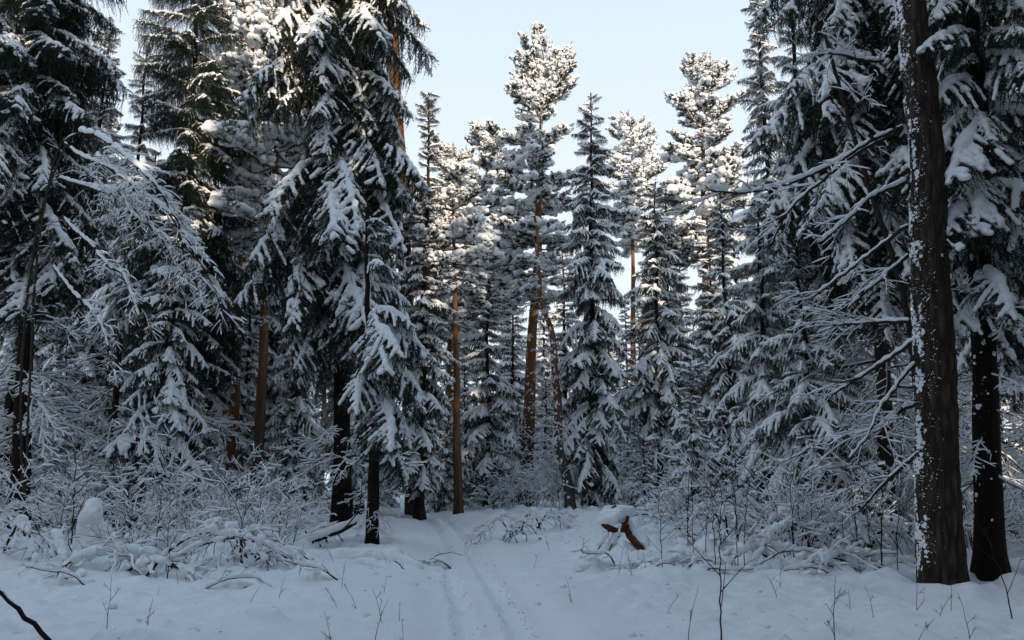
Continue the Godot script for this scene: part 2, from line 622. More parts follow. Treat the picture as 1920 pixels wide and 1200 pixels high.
# ------------------------------------------------------------------ trunks
func trunk_mesh(pts: PackedVector3Array, r0: float, r1: float, sides: int, low: Color, high: Color, change: float, relief: float, flare: float, salt: int, plates := false) -> ArrayMesh:
	var b := Buf.new()
	var m := pts.size()
	var total := 0.0
	for i in m:
		var t := float(i) / (m - 1)
		var h := pts[i].y - pts[0].y
		var r := lerpf(r0, r1, t) * (1.0 + flare * exp(-maxf(h, 0.0) / (r0 * 2.2)))
		if i:
			total += pts[i].distance_to(pts[i - 1])
		for s in sides:
			var a := TAU * s / sides
			var d := Vector3(cos(a), 0, sin(a))
			var q := fine.get_noise_3d(d.x * r * 22.0 + salt, total * 2.6, d.z * r * 22.0)
			if plates:
				var warp := 0.25 * lump.get_noise_3d(d.x * r * 9.0, total * 3.0, d.z * r * 9.0)
				q = clampf(cells.get_noise_3d(d.x * r * 10.0 + warp, total * 2.3 + warp, d.z * r * 10.0) * 1.5 + 0.9, -1.0, 0.55) * 0.8 + 0.35 * q
			var q2 := lump.get_noise_3d(d.x * 1.4 + salt, total * 0.5, d.z * 1.4)
			var rr := r * (1.0 + 0.05 * q2 + 0.5 * flare * exp(-maxf(h, 0.0) / (r0 * 1.3)) * cos(5.0 * a + salt + 1.5 * q2)) + relief * q
			b.v.append(pts[i] + d * rr)
			var blend := smoothstep(change - 2.5, change + 2.5, h + 2.0 * q2)
			b.c.append(low.lerp(high, blend) * (1.0 + (0.95 if plates else 0.5) * q))
			b.n.append(d)
	for i in m - 1:
		for s in sides:
			var a := i * sides + s
			var c2 := i * sides + (s + 1) % sides
			b.ix.append_array(PackedInt32Array([a, c2, a + sides, c2, c2 + sides, a + sides]))
	# real normals of the displaced surface
	for i in m:
		for s in sides:
			var e := b.v[mini(i + 1, m - 1) * sides + s] - b.v[maxi(i - 1, 0) * sides + s]
			var f := b.v[i * sides + (s + 1) % sides] - b.v[i * sides + (s + sides - 1) % sides]
			b.n[i * sides + s] = e.cross(f).normalized()
			if b.n[i * sides + s].dot(b.v[i * sides + s] - pts[i]) < 0:
				b.n[i * sides + s] = -b.n[i * sides + s]
	return b.mesh(bark_mat)

func trunk_line(h: float, lean: Vector3, m: int, wobble: float, salt: int) -> PackedVector3Array:
	var out := PackedVector3Array()
	for i in m + 1:
		var t := float(i) / m
		out.append(Vector3(lean.x * t + wobble * lump.get_noise_2d(t * 3.0, salt * 9.0) * minf(1.0, t * 4.0), h * t - (0.25 if i == 0 else 0.0), lean.z * t + wobble * lump.get_noise_2d(t * 3.0, salt * 9.0 + 50.0) * minf(1.0, t * 4.0)))
	return out

# Crumbs of wind-blown snow that stick to the bark, thickest on one side. Too many to count: one part.
func stuck_snow(parent: Node3D, pts: PackedVector3Array, r0: float, r1: float, count: int, side: float, spread: float, top: float, size: float, salt: int, thresh := 0.15) -> void:
	var rng := RandomNumberGenerator.new()
	rng.seed = salt
	var caps := []
	for i in 7:
		caps.append([Vector3(rng.randf_range(-1, 1), rng.randf_range(-0.4, 0.4), rng.randf_range(-0.3, 0.3)) * 0.6, Vector3(rng.randf_range(-1, 1), rng.randf_range(-0.4, 0.4), rng.randf_range(-0.3, 0.3)) * 0.6, rng.randf_range(0.25, 0.5), rng.randf_range(0.2, 0.4)])
	var fleck := fuse(caps, 0.22, 0.3, 0.1, 2.0, snow_mat, salt)
	var list := []
	var tries := 0
	while list.size() < count and tries < count * 30:
		tries += 1
		var t := rng.randf() * top
		var a := side + rng.randfn(0.0, spread)
		if lump.get_noise_3d(cos(a) * 1.5 + salt, t * 40.0, sin(a) * 1.5) + rng.randf_range(-0.2, 0.2) < thresh:
			continue
		if absf(a - side) > spread * 2.2:
			continue
		var c := along(pts, t)
		var r := lerpf(r0, r1, t)
		var d := Vector3(cos(a), 0, sin(a))
		var q := size * pow(rng.randf(), 2.2) * 1.6 + size * 0.25
		var basis := Basis(Vector3.UP.cross(d), Vector3.UP, d) * Basis(Vector3(0, 0, 1), rng.randf_range(-0.5, 0.5)) * Basis.from_scale(Vector3(q, q * rng.randf_range(0.6, 2.0), q * 0.55))
		list.append(Transform3D(basis, c + d * (r + q * 0.05)))
	var mm := MultiMesh.new()
	mm.transform_format = MultiMesh.TRANSFORM_3D
	mm.mesh = fleck
	mm.instance_count = list.size()
	for i in list.size():
		mm.set_instance_transform(i, list[i])
	var o := MultiMeshInstance3D.new()
	o.name = "stuck_snow"
	o.multimesh = mm
	o.set_meta("kind", "stuff")
	parent.add_child(o, true)

# ------------------------------------------------------------------ trees
func put_bough(root: Node3D, pair: Array, x: Transform3D, called := "bough") -> void:
	var o := part(root, called, pair[0])
	o.transform = x
	part(o, "snow", pair[1])

# Places of the boughs of a crown: [which kind, transform]
func crown_places(o: Dictionary, line: PackedVector3Array, h: float, rng: RandomNumberGenerator) -> Array:
	var out := []
	var y: float = o.from
	var reach: float = o.reach
	var pine: bool = o.get("pine", false)
	while y < h - 0.15:
		var k := (y - float(o.from)) / (h - float(o.from))
		var prof := pow(1.0 - k, float(o.get("taper", 0.8))) * (smoothstep(-0.12, 0.14, k) if not pine else 1.0)
		if pine:
			prof = sqrt(maxf(0.02, 1.0 - pow(absf(k - float(o.get("crest", 0.36))) / 0.68, 2.2))) * (0.75 + 0.25 * (1.0 - k))
		var r := maxf(reach * prof, (0.42 + 0.25 * smoothstep(0.75, 0.95, k) * (1.0 if k < 0.97 else 0.5)) if not pine else 0.5)
		var n: int = int(o.get("whorl", 5))
		if k > 0.9:
			n = 4
		var turn := rng.randf() * TAU
		for i in n:
			if rng.randf() < float(o.get("gaps", 0.14)):
				continue
			var a := turn + TAU * i / n + rng.randf_range(-0.35, 0.35)
			if o.has("bias") and Vector3(cos(a), 0, -sin(a)).dot(o.bias) < rng.randf_range(-0.9, 0.35) + float(o.get("one_sided", 0.0)):
				continue
			var sc := r / 2.0 * rng.randf_range(0.66, 1.2)
			if rng.randf() < 0.16:
				sc *= 0.6
			var pitch := lerpf(float(o.get("low", -0.45)), float(o.get("top", 0.5)), pow(k, float(o.get("rise", 1.3)))) + rng.randf_range(-0.2, 0.2)
			if pine:
				pitch = lerpf(-0.25, 0.6, pow(k, 1.5)) + rng.randf_range(-0.2, 0.2)
			var yy := y + rng.randf_range(-0.14, 0.14)
			var base := along(line, yy / h)
			var basis := Basis(Vector3.UP, a) * Basis(Vector3(0, 0, 1), pitch) * Basis(Vector3.RIGHT, rng.randf_range(-0.22, 0.22))
			out.append([rng.randi(), Transform3D(basis.scaled(Vector3.ONE * sc), base)])
		y += float(o.get("step", 0.36)) * (1.0 if k < 0.8 else 0.6) * rng.randf_range(0.8, 1.2)
	return out

func conifer(root: Node3D, o: Dictionary, salt: int, bake := false) -> void:
	var rng := RandomNumberGenerator.new()
	rng.seed = salt
	var h: float = o.h
	var line := trunk_line(h, o.get("lean", Vector3.ZERO), int(o.get("rings", 26)), float(o.get("wobble", 0.12)), salt)
	var tm := trunk_mesh(line, o.r, o.get("r_top", 0.03), o.get("sides", 14), o.get("low_bark", Color(0.055, 0.042, 0.034)), o.get("high_bark", Color(0.055, 0.042, 0.034)), o.get("change", 99.0), o.get("relief", 0.012), o.get("flare", 0.35), salt)
	part(root, "trunk", tm)
	var kinds: Array = o.kinds
	var places := crown_places(o, line, h, rng)
	if bake:
		var leaf := SurfaceTool.new()
		leaf.begin(Mesh.PRIMITIVE_TRIANGLES)
		var white := SurfaceTool.new()
		white.begin(Mesh.PRIMITIVE_TRIANGLES)
		for q in places:
			var pair: Array = kinds[int(q[0]) % kinds.size()]
			leaf.append_from(pair[0], 0, q[1])
			white.append_from(pair[1], 0, q[1])
		var lm := leaf.commit()
		lm.surface_set_material(0, leaf_mat)
		var wm := white.commit()
		wm.surface_set_material(0, snow_mat)
		part(part(root, "crown", lm, true), "snow", wm, true)
	else:
		for q in places:
			put_bough(root, kinds[int(q[0]) % kinds.size()], q[1])
	var dead: Array = o.get("dead", [])          # [from, to, how many, reach]: dead snow-laden branches below the crown
	if dead:
		for i in int(dead[2]):
			var y := lerpf(dead[0], dead[1], rng.randf())
			var basis := Basis(Vector3.UP, rng.randf() * TAU) * Basis(Vector3(0, 0, 1), rng.randf_range(-0.55, 0.1)) * Basis(Vector3.RIGHT, rng.randf_range(-0.4, 0.4))
			put_bough(root, dead_set[rng.randi() % dead_set.size()], Transform3D(basis.scaled(Vector3.ONE * float(dead[3]) / 2.0 * rng.randf_range(0.4, 1.1)), along(line, y / h)), "dead_branch")
	if o.has("stuck"):
		var q: Array = o.stuck                   # [count, side, spread, top share, size]
		stuck_snow(root, line, o.r, o.get("r_top", 0.03), q[0], q[1], q[2], q[3], q[4], salt)

func tree(called: String, label: String, category: String, px: float, depth: float, o: Dictionary, salt: int, group := "") -> Node3D:
	var root := thing(called, label, category, on_ground(px, depth), group)
	conifer(root, o, salt)
	return root

# lean that brings the trunk's top to that column of the photograph
func lean_to(px: float, depth: float, px_top: float, h: float) -> Vector3:
	var d := sight(px_top, 600.0 - FOCAL * tan(atan((h - EYE) / depth) - PITCH))
	return Vector3(d.x * depth / -d.z - on_ground(px, depth).x, 0, 0)

# ------------------------------------------------------------------ single pieces
# A limb through given places, with forking twigs and a roll of snow along it.
func limb(parent: Node3D, called: String, places: PackedVector3Array, r0: float, r1: float, snow: float, twigs: int, twig_len: float, salt: int, droop := 0.10, color := TWIG) -> MeshInstance3D:
	var rng := RandomNumberGenerator.new()
	rng.seed = salt
	var c := Curve3D.new()
	var m := places.size()
	for i in m:
		var tan := (places[mini(i + 1, m - 1)] - places[maxi(i - 1, 0)]) / 6.0
		c.add_point(places[i] - parent.position, -tan, tan)
	c.bake_interval = 0.05
	var ln := c.get_baked_length()
	var n := maxi(6, int(ln / 0.09))
	var pts := PackedVector3Array()
	for i in n + 1:
		pts.append(c.sample_baked(ln * i / n) + Vector3(rng.randf_range(-1, 1), rng.randf_range(-1, 1), rng.randf_range(-1, 1)) * 0.012)
	var w := Buf.new()
	var s := Buf.new()
	w.tube(pts, ramp_r(r0, r1, n + 1), 7, color)
	snow_on(s, pts, r0, snow, 8, rng)
	for i in twigs:
		var t := lerpf(0.25, 1.0, rng.randf())
		var f := (along(pts, t + 0.03) - along(pts, t - 0.03)).normalized()
		var sd := f.cross(Vector3(rng.randf_range(-1, 1), rng.randf_range(-1, 1), rng.randf_range(-1, 1))).normalized()
		grow(w, s, along(pts, t), (f + sd * 0.8).normalized(), twig_len * rng.randf_range(0.4, 1.2), maxf(r1 * 0.6, 0.004), 1, {"wander": 0.12, "droop": droop, "levels": 1, "snow": snow * 0.42, "kids": 11.0, "color": TWIG, "flat": 0.7, "from": 0.15}, rng)
	var o := part(parent, called, w.mesh(bark_mat))
	part(o, "snow", s.mesh(snow_mat))
	return o

func pixels(list: Array, up := 0.0) -> PackedVector3Array:      # [column, row, depth] triples to places
	var out := PackedVector3Array()
	for q in list:
		out.append(far_at(q[0], q[1], q[2]) + Vector3(0, up, 0))
	return out

# A leafless snow-laden bush: one mesh of wood and its snow, so that copies are cheap.
func bush(root: Node3D, salt: int, stems: int, h: float, spread: float, o: Dictionary) -> void:
	var rng := RandomNumberGenerator.new()
	rng.seed = salt
	var w := Buf.new()
	var s := Buf.new()
	for i in stems:
		var a := TAU * i / stems + rng.randf_range(-0.5, 0.5)
		var lean := spread * rng.randf_range(0.3, 1.0)
		var d := Vector3(cos(a) * lean, 1.0, sin(a) * lean).normalized()
		var p := Vector3(cos(a), 0, sin(a)) * rng.randf_range(0.03, 0.25) + Vector3(0, -0.15, 0)
		grow(w, s, p, d, h * rng.randf_range(0.65, 1.1), float(o.r) * rng.randf_range(0.7, 1.2), int(o.levels), o, rng)
	part(part(root, "stems", w.mesh(bark_mat), true), "snow", s.mesh(snow_mat), true)

# Saplings pressed into hoops by thick rolls of snow.
func hoops(root: Node3D, salt: int, list: Array, r: float, roll: float) -> void:
	var rng := RandomNumberGenerator.new()
	rng.seed = salt
	var caps := []
	for q in list:
		var w := Buf.new()
		var s := Buf.new()
		var from: Vector3 = q[0]
		var to: Vector3 = q[1]
		var rise: float = q[2]
		var pts := PackedVector3Array()
		for i in 15:
			var t := i / 14.0
			pts.append(from.lerp(to, t) + Vector3(0, rise * 4.0 * t * (1.0 - t) * (1.0 - 0.25 * t), 0) + Vector3(rng.randf_range(-1, 1), rng.randf_range(-1, 1), rng.randf_range(-1, 1)) * 0.012)
		w.tube(pts, ramp_r(r, r * 0.35, 15), 6, TWIG)
		for i in 14:
			var t := (pts[i + 1] - pts[i]).normalized()
			var rr := roll * (1.0 - t.y * t.y) * rng.randf_range(0.4, 1.4)
			if rr > roll * 0.3 and rng.randf() > 0.08:
				caps.append([pts[i] + Vector3(0, rr * 0.85, 0), pts[i + 1] + Vector3(0, rr * 0.85, 0), rr, rr * 0.9])
		for i in 9:
			var t := rng.randf_range(0.3, 1.0)
			var f := (along(pts, t + 0.04) - along(pts, t - 0.04)).normalized()
			var sd := f.cross(Vector3(rng.randf_range(-1, 1), rng.randf_range(-1, 1), rng.randf_range(-1, 1))).normalized()
			grow(w, s, along(pts, t), (f + sd).normalized(), 0.5 * rng.randf_range(0.5, 1.3), 0.006, 1, {"wander": 0.12, "droop": 0.2, "levels": 1, "snow": 0.022, "kids": 7.0, "color": TWIG, "from": 0.1}, rng)
		part(part(root, "bent_stem", w.mesh(bark_mat)), "snow", s.mesh(snow_mat))
	part(root, "snow_roll", fuse(caps, 0.026, 0.06, 0.045, 6.0, snow_mat, salt))

# A bare twig that sticks out of the snow.
func twig(label: String, px: float, depth: float, h: float, lean: Vector3, forks: int, r: float, salt: int, group := "", called := "bare_sapling", category := "sapling") -> Node3D:
	var root := thing(called, label, category, on_ground(px, depth), group)
	var rng := RandomNumberGenerator.new()
	rng.seed = salt
	var w := Buf.new()
	var pts := PackedVector3Array()
	var m := maxi(5, int(h / 0.08))
	for i in m + 1:
		var t := float(i) / m
		pts.append(Vector3(0, h * t - 0.12 * (1 - t), 0) + lean * t * t + Vector3(rng.randf_range(-1, 1), 0, rng.randf_range(-1, 1)) * 0.02 * h * t)
	w.tube(pts, ramp_r(r, r * 0.3, m + 1), 5, TWIG * 0.9)
	part(root, "stem", w.mesh(bark_mat))
	for k in forks:
		var b := Buf.new()
		var s := Buf.new()
		var t := lerpf(0.2, 0.85, (k + rng.randf()) / maxf(1.0, forks))
		var a := rng.randf() * TAU
		grow(b, s, along(pts, t), Vector3(cos(a) * 0.85, rng.randf_range(0.5, 1.0), sin(a) * 0.5).normalized(), h * rng.randf_range(0.22, 0.42) * (1.2 - 0.5 * t), r * 0.55, 1, {"wander": 0.07, "droop": -0.02, "levels": 1, "snow": 0.004, "kids": 4.0, "color": TWIG * 0.9, "from": 0.3}, rng)
		part(root, "twig", b.mesh(bark_mat))
	return root

func blob(parent: Node3D, caps: Array, cell: float, k: float, bump: float, freq: float, salt: int, called := "snow") -> MeshInstance3D:
	return part(parent, called, fuse(caps, cell, k, bump, freq, snow_mat, salt))

# ------------------------------------------------------------------ the scene
func _ready() -> void:
	# camera
	var cam := Camera3D.new()
	cam.name = "camera"
	cam.position = Vector3(0, EYE, 0)
	cam.rotation.x = PITCH
	cam.fov = rad_to_deg(2.0 * atan(600.0 / FOCAL))
	cam.far = 900.0
	cam.near = 0.1
	add_child(cam)
	cam.current = true
	# sky and exposure
	var sky_look := ProceduralSkyMaterial.new()
	sky_look.sky_top_color = Color(0.56, 0.705, 0.86)
	sky_look.sky_horizon_color = Color(0.93, 0.96, 0.985)
	sky_look.sky_curve = 0.9
	sky_look.ground_horizon_color = Color(0.80, 0.83, 0.87)
	sky_look.ground_bottom_color = Color(0.45, 0.48, 0.53)
	sky_look.sun_angle_max = 1.0
	var env := Environment.new()
	env.background_mode = Environment.BG_SKY
	env.sky = Sky.new()
	env.sky.sky_material = sky_look
	env.background_energy_multiplier = 1.12
	env.tonemap_mode = Environment.TONE_MAPPER_LINEAR
	env.tonemap_exposure = 1.09
	env.sdfgi_enabled = true
	env.ssao_enabled = true
	env.ssil_enabled = true
	var around := WorldEnvironment.new()
	around.name = "environment"
	around.environment = env
	add_child(around)
	# low winter sun behind the camera, to its right
	var sun := DirectionalLight3D.new()
	sun.name = "sun"
	sun.light_energy = 1.5
	sun.light_color = Color(1.0, 0.925, 0.83)
	sun.light_angular_distance = 0.5
	sun.shadow_enabled = true
	sun.sky_mode = DirectionalLight3D.SKY_MODE_LIGHT_ONLY
	add_child(sun)
	var high := deg_to_rad(12.5)
	var right_of_back := deg_to_rad(14.0)
	var to_sun := Vector3(sin(right_of_back) * cos(high), sin(high), cos(right_of_back) * cos(high))
	sun.look_at_from_position(to_sun * 50.0, Vector3.ZERO)

	for q in [[lump, 1.0, 2, 11], [fine, 1.0, 3, 23], [drift, 1.0, 4, 37]]:
		q[0].noise_type = FastNoiseLite.TYPE_SIMPLEX_SMOOTH
		q[0].frequency = q[1]
		q[0].fractal_octaves = q[2]
		q[0].seed = q[3]
	cells.noise_type = FastNoiseLite.TYPE_CELLULAR
	cells.frequency = 1.0
	cells.seed = 8
	cells.fractal_type = FastNoiseLite.FRACTAL_NONE
	cells.cellular_return_type = FastNoiseLite.RETURN_DISTANCE2_SUB
	make_materials()
	make_ground()

	var curtains: Array = []
	var frosted: Array = []
	var grand: Array = []
	var grand_frosted: Array = []
	for i in 4:
		spruce_set.append(spruce_bough(100 + i, 0.55 + 0.12 * (i % 3), 0.7, 0.98 + 0.16 * (i % 2), 0.13, 1.25, 0.021, 1.12))
		sagged_set.append(spruce_bough(200 + i, 1.0 + 0.15 * (i % 3), 1.05, 0.94 + 0.16 * (i % 2), 0.11, 1.25, 0.021, 1.12))
		pine_set.append(pine_bough(300 + i, 1.5 + 0.25 * (i % 2), 0.34, 1.0, 0.020, 1.0, 0.25))
		dead_set.append(dead_bough(400 + i, 0.032))
	for i in 3:
		spruce_far.append(spruce_bough(500 + i, 0.7 + 0.2 * i, 0.5, 1.12, 0.20, 0.42, 0.042, 2.0))
	for i in 2:
		pine_far.append(pine_bough(600 + i, 1.75, 0.30, 0.42, 0.034, 1.8, 0.3))
		frosted.append(spruce_bough(700 + i, 0.95, 1.0, 0.95, 0.36, 1.0, 0.022, 1.0))
		curtains.append(spruce_bough(750 + i, 0.9, 1.3, 0.50, 0.12, 1.6, 0.018, 0.68, 20))
		grand.append(spruce_bough(780 + i, 0.95 + 0.2 * i, 0.75, 0.46, 0.05, 1.7, 0.018, 0.66, 21))
		grand.append(spruce_bough(785 + i, 1.25 - 0.2 * i, 0.9, 0.56, 0.05, 1.7, 0.018, 0.66, 21))
		grand_frosted.append(spruce_bough(790 + i, 1.0, 0.8, 0.52, 0.22, 1.6, 0.018, 0.66, 21))

	named_trees(frosted, curtains, grand, grand_frosted)
	forest()
	undergrowth()
	foreground()

const MARKS := [[-400, "the left edge trunks"], [90, "the bowed birch"], [240, "the thin spruce on the left"], [395, "the straight reddish pine"], [520, "the huge dark spruce's left side"], [650, "the huge dark spruce"], [800, "the slender orange pine"], [930, "the tallest pine"], [1040, "the crooked leaning pine"], [1090, "the tall narrow spruce"], [1185, "the broad spruce"], [1290, "the thick white crowned pine"], [1385, "the weeping spruce"], [1520, "the drooping spruce on the right"], [1690, "the massive pine"], [1830, "the black trunk"], [1930, "the right edge"]]

func landmark(px: float) -> String:
	var best := ""
	for q in MARKS:
		if px >= float(q[0]):
			best = q[1]
	return best

const GREY_BARK := Color(0.13, 0.095, 0.070)
const RED_BARK := Color(0.33, 0.165, 0.080)

func spruce(px: float, depth: float, label: String, o: Dictionary, salt: int) -> Node3D:
	o.kinds = o.get("kinds", spruce_set)
	o.h = o.get("h", 20.0)
	if o.has("row"):
		o.h = height_for(o.row, depth)
	if o.has("to"):
		o.lean = lean_to(px, depth, o.to, o.h)
	return tree("spruce_tree", label, "spruce tree", px, depth, o, salt)

func pine(px: float, depth: float, label: String, o: Dictionary, salt: int) -> Node3D:
	o.kinds = pine_set
	o.pine = true
	o.low_bark = o.get("low_bark", GREY_BARK)
	o.high_bark = o.get("high_bark", RED_BARK)
	o.change = o.get("change", 5.0)
	o.whorl = o.get("whorl", 4)
	o.step = o.get("step", 0.42)
	o.h = o.get("h", 24.0)
	if o.has("row"):
		o.h = height_for(o.row, depth)
	if o.has("to"):
		o.lean = lean_to(px, depth, o.to, o.h)
	return tree("pine_tree", label, "pine tree", px, depth, o, salt)

func named_trees(frosted: Array, curtains: Array, grand: Array, grand_frosted: Array) -> void:
	# the big pine in the right foreground and its neighbour
	var big := thing("pine_tree", "massive dark pine trunk in the right foreground with snow stuck along its left side", "pine tree", on_ground(1768, 11.6))
	var h := 24.0
	var line := trunk_line(h, lean_to(1768, 11.6, 1640, h), 300, 0.22, 5)
	part(big, "trunk", trunk_mesh(line, 0.305, 0.10, 120, Color(0.098, 0.072, 0.057), Color(0.26, 0.125, 0.065), 14.0, 0.034, 0.20, 5, true))
	stuck_snow(big, line, 0.318, 0.10, 2600, PI * 0.98, 0.30, 0.46, 0.016, 6, 0.16)
	stuck_snow(big, line, 0.312, 0.10, 2400, PI * 0.84, 0.42, 0.46, 0.0055, 7, 0.0)
	var rng := RandomNumberGenerator.new()
	rng.seed = 77
	for q in crown_places({"from": 14.0, "reach": 3.0, "pine": true, "whorl": 4, "step": 0.6}, line, h, rng):
		put_bough(big, pine_set[int(q[0]) % 4], q[1])
	var limbs := [
		[[1672, 84, 11.5], [1650, 115, 11.3], [1600, 108, 11.0], [1556, 98, 10.8]],
		[[1690, 238, 11.5], [1620, 272, 11.2], [1560, 310, 11.0], [1470, 347, 10.6], [1395, 362, 10.3], [1330, 357, 10.1]],
		[[1686, 246, 11.6], [1600, 292, 11.9], [1535, 345, 12.1], [1480, 395, 12.2], [1440, 470, 12.4]],
		[[1695, 343, 11.5], [1630, 372, 11.2], [1600, 402, 11.0], [1535, 458, 10.8]],
		[[1700, 425, 11.6], [1640, 470, 12.1], [1595, 505, 12.4], [1520, 560, 12.8]],
		[[1700, 480, 11.5], [1640, 532, 11.2], [1590, 578, 11.0]],
		[[1712, 683, 11.5], [1648, 768, 11.1], [1630, 812, 10.9], [1592, 862, 10.8]],
		[[1715, 757, 11.5], [1670, 782, 11.3], [1638, 812, 11.2]],
		[[1702, 602, 11.6], [1630, 606, 12.0], [1560, 610, 12.3]],
		[[1715, 640, 11.6], [1640, 690, 12.4], [1560, 740, 13.0]],
		[[1722, 850, 11.6], [1660, 905, 12.2], [1610, 960, 12.6]]]
	for i in limbs.size():
		limb(big, "dead_branch", pixels(limbs[i]), 0.030, 0.012, 0.042 if i < 4 else 0.034, 7 + 2 * (i % 3), 0.75, 800 + i)
	blob(big, [[far_at(1478, 418, 12.2), far_at(1500, 440, 12.2), 0.14, 0.17], [far_at(1515, 425, 12.2), far_at(1500, 400, 12.2), 0.13, 0.09], [far_at(1470, 390, 12.2), far_at(1462, 410, 12.2), 0.10, 0.10], [far_at(1446, 500, 12.4), far_at(1438, 530, 12.4), 0.12, 0.15]], 0.025, 0.06, 0.03, 4.0, 31, "snow_clump")

	spruce(1860, 11.9, "black spruce trunk just right of the massive pine with heavy snowy boughs above", {"h": 19.0, "to": 1795, "r": 0.20, "r_top": 0.03, "from": 3.9, "reach": 1.9, "kinds": sagged_set, "whorl": 4, "step": 0.42, "low": -0.6, "low_bark": Color(0.030, 0.023, 0.020), "high_bark": Color(0.030, 0.023, 0.020), "sides": 24, "rings": 60, "relief": 0.014, "flare": 0.4, "dead": [1.0, 4.2, 16, 1.3], "stuck": [150, PI, 0.9, 0.3, 0.02]}, 12)
	spruce(1668, 17.0, "tall spruce left of the massive pine with long drooping snowy boughs", {"h": 27.0, "to": 1600, "r": 0.17, "from": 5.8, "taper": 0.5, "reach": 4.1, "kinds": grand + grand_frosted + grand_frosted, "whorl": 6, "step": 0.40, "low": -0.62, "top": 0.4, "low_bark": Color(0.075, 0.062, 0.046), "dead": [1.2, 6.0, 34, 2.2], "stuck": [160, PI, 0.6, 0.4, 0.018]}, 13)
	spruce(1560, 21.0, "spruce behind the drooping one with pale snow-crusted lower branches", {"h": 17.0, "r": 0.14, "from": 4.0, "reach": 2.3, "kinds": frosted, "whorl": 5, "step": 0.42, "low": -0.5, "dead": [0.8, 4.5, 30, 2.2]}, 14)
	spruce(1455, 19.5, "pale frosted spruce with fine drooping twigs right of the weeping spruce", {"h": 8.2, "r": 0.09, "from": 0.8, "reach": 1.9, "kinds": frosted, "whorl": 5, "step": 0.32, "low": -0.75, "taper": 0.55}, 56)
	spruce(1588, 19.0, "pale frosted young spruce left of the drooping spruce's trunk", {"h": 5.6, "r": 0.06, "from": 0.5, "reach": 1.5, "kinds": frosted, "whorl": 5, "step": 0.30, "low": -0.7, "taper": 0.6}, 57)
	spruce(1535, 17.5, "pale frosted spruce in the middle of the right twig thicket", {"h": 6.8, "r": 0.07, "from": 0.6, "reach": 1.7, "kinds": frosted, "whorl": 5, "step": 0.32, "low": -0.75, "taper": 0.55}, 58)
	spruce(1985, 14.5, "spruce at the right edge reaching in with thick snow pads", {"h": 18.0, "r": 0.18, "from": 3.2, "reach": 2.5, "kinds": sagged_set, "whorl": 5, "step": 0.45, "low": -0.55, "dead": [0.8, 3.4, 16, 1.7]}, 15)
	spruce(1895, 19.0, "dark spruce between the black trunk and the right edge", {"h": 19.0, "r": 0.16, "from": 5.0, "reach": 2.1, "kinds": frosted, "whorl": 4, "step": 0.5, "dead": [0.6, 5.0, 24, 2.0]}, 16)
	spruce(1385, 27.0, "weeping snowy spruce standing left of the bare twig thicket", {"row": 385, "r": 0.13, "from": 1.0, "reach": 1.9, "kinds": sagged_set, "whorl": 5, "step": 0.34, "low": -0.7}, 17)
	pine(1782, 36.0, "reddish pine trunk glimpsed behind the massive dark trunk", {"h": 27.0, "r": 0.30, "r_top": 0.12, "from": 19.0, "reach": 2.6}, 18)

	# the middle group, whose tops stand in the sun
	pine(984, 38.0, "tallest pine in the middle with its sunlit top against the sky", {"row": 118, "to": 1022, "crest": 0.52, "r": 0.34, "r_top": 0.04, "from": 10.0, "reach": 2.8, "gaps": 0.42, "wobble": 0.15, "relief": 0.02, "change": 4.0, "dead": [1.5, 12.0, 30, 0.8], "stuck": [420, PI * 0.9, 1.0, 0.55, 0.035], "step": 0.42, "whorl": 4}, 21)
	pine(1326, 42.0, "tall sunlit pine with thick white crown right of the middle", {"row": 128, "to": 1318, "r": 0.31, "r_top": 0.04, "from": 13.5, "gaps": 0.26, "reach": 2.8, "change": 4.5, "dead": [6.0, 13.0, 9, 1.6], "step": 0.36, "stuck": [120, PI, 1.0, 0.5, 0.03]}, 22)
	pine(860, 32.0, "slender straight pine with bare orange trunk left of the path's end", {"row": 285, "to": 848, "r": 0.185, "r_top": 0.03, "from": 9.3, "reach": 2.1, "change": 2.5, "wobble": 0.06, "dead": [7.2, 9.5, 7, 1.4], "step": 0.36}, 23)
	pine(905, 43.0, "thin pine with snowy crown behind the slender orange one", {"row": 255, "to": 912, "r": 0.20, "r_top": 0.03, "from": 10.5, "reach": 2.7, "change": 3.5}, 24)
	pine(1070, 33.0, "crooked snow-flecked pine leaning left toward the tallest one", {"h": 12.6, "to": 1000, "r": 0.22, "r_top": 0.06, "from": 9.6, "reach": 1.3, "change": 4.5, "wobble": 0.3, "low_bark": Color(0.16, 0.13, 0.10), "dead": [3.0, 12.0, 16, 1.2], "stuck": [520, PI * 0.9, 0.9, 0.9, 0.035], "whorl": 2, "step": 0.7}, 25)
	pine(1190, 56.0, "distant pine with pale sunlit crown between the two spruces", {"row": 240, "to": 1184, "crest": 0.5, "r": 0.28, "r_top": 0.04, "from": 18.0, "reach": 2.7}, 26)
	spruce(1112, 33.5, "tall narrow spruce standing right of the tallest pine", {"row": 184, "to": 1108, "r": 0.17, "from": 0.9, "reach": 2.4, "kinds": spruce_set + sagged_set, "whorl": 5, "step": 0.38, "low": -0.75, "taper": 0.45, "gaps": 0.2}, 27)
	spruce(1240, 36.0, "broad spruce between the two tall pines on the right", {"row": 345, "to": 1228, "r": 0.15, "from": 2.0, "reach": 2.4, "kinds": spruce_set + sagged_set, "whorl": 5, "step": 0.38, "low": -0.75, "taper": 0.45, "gaps": 0.2}, 28)
	spruce(1405, 44.0, "spruce right of the thick white crowned pine", {"row": 330, "r": 0.17, "from": 2.0, "reach": 2.2, "whorl": 5, "step": 0.38}, 29)
	spruce(786, 31.0, "spruce half hidden behind the dark left spruce, sunlit on its right edge", {"row": 170, "r": 0.19, "from": 1.2, "reach": 2.0, "whorl": 5, "step": 0.36, "low": -0.55, "taper": 0.7}, 30)
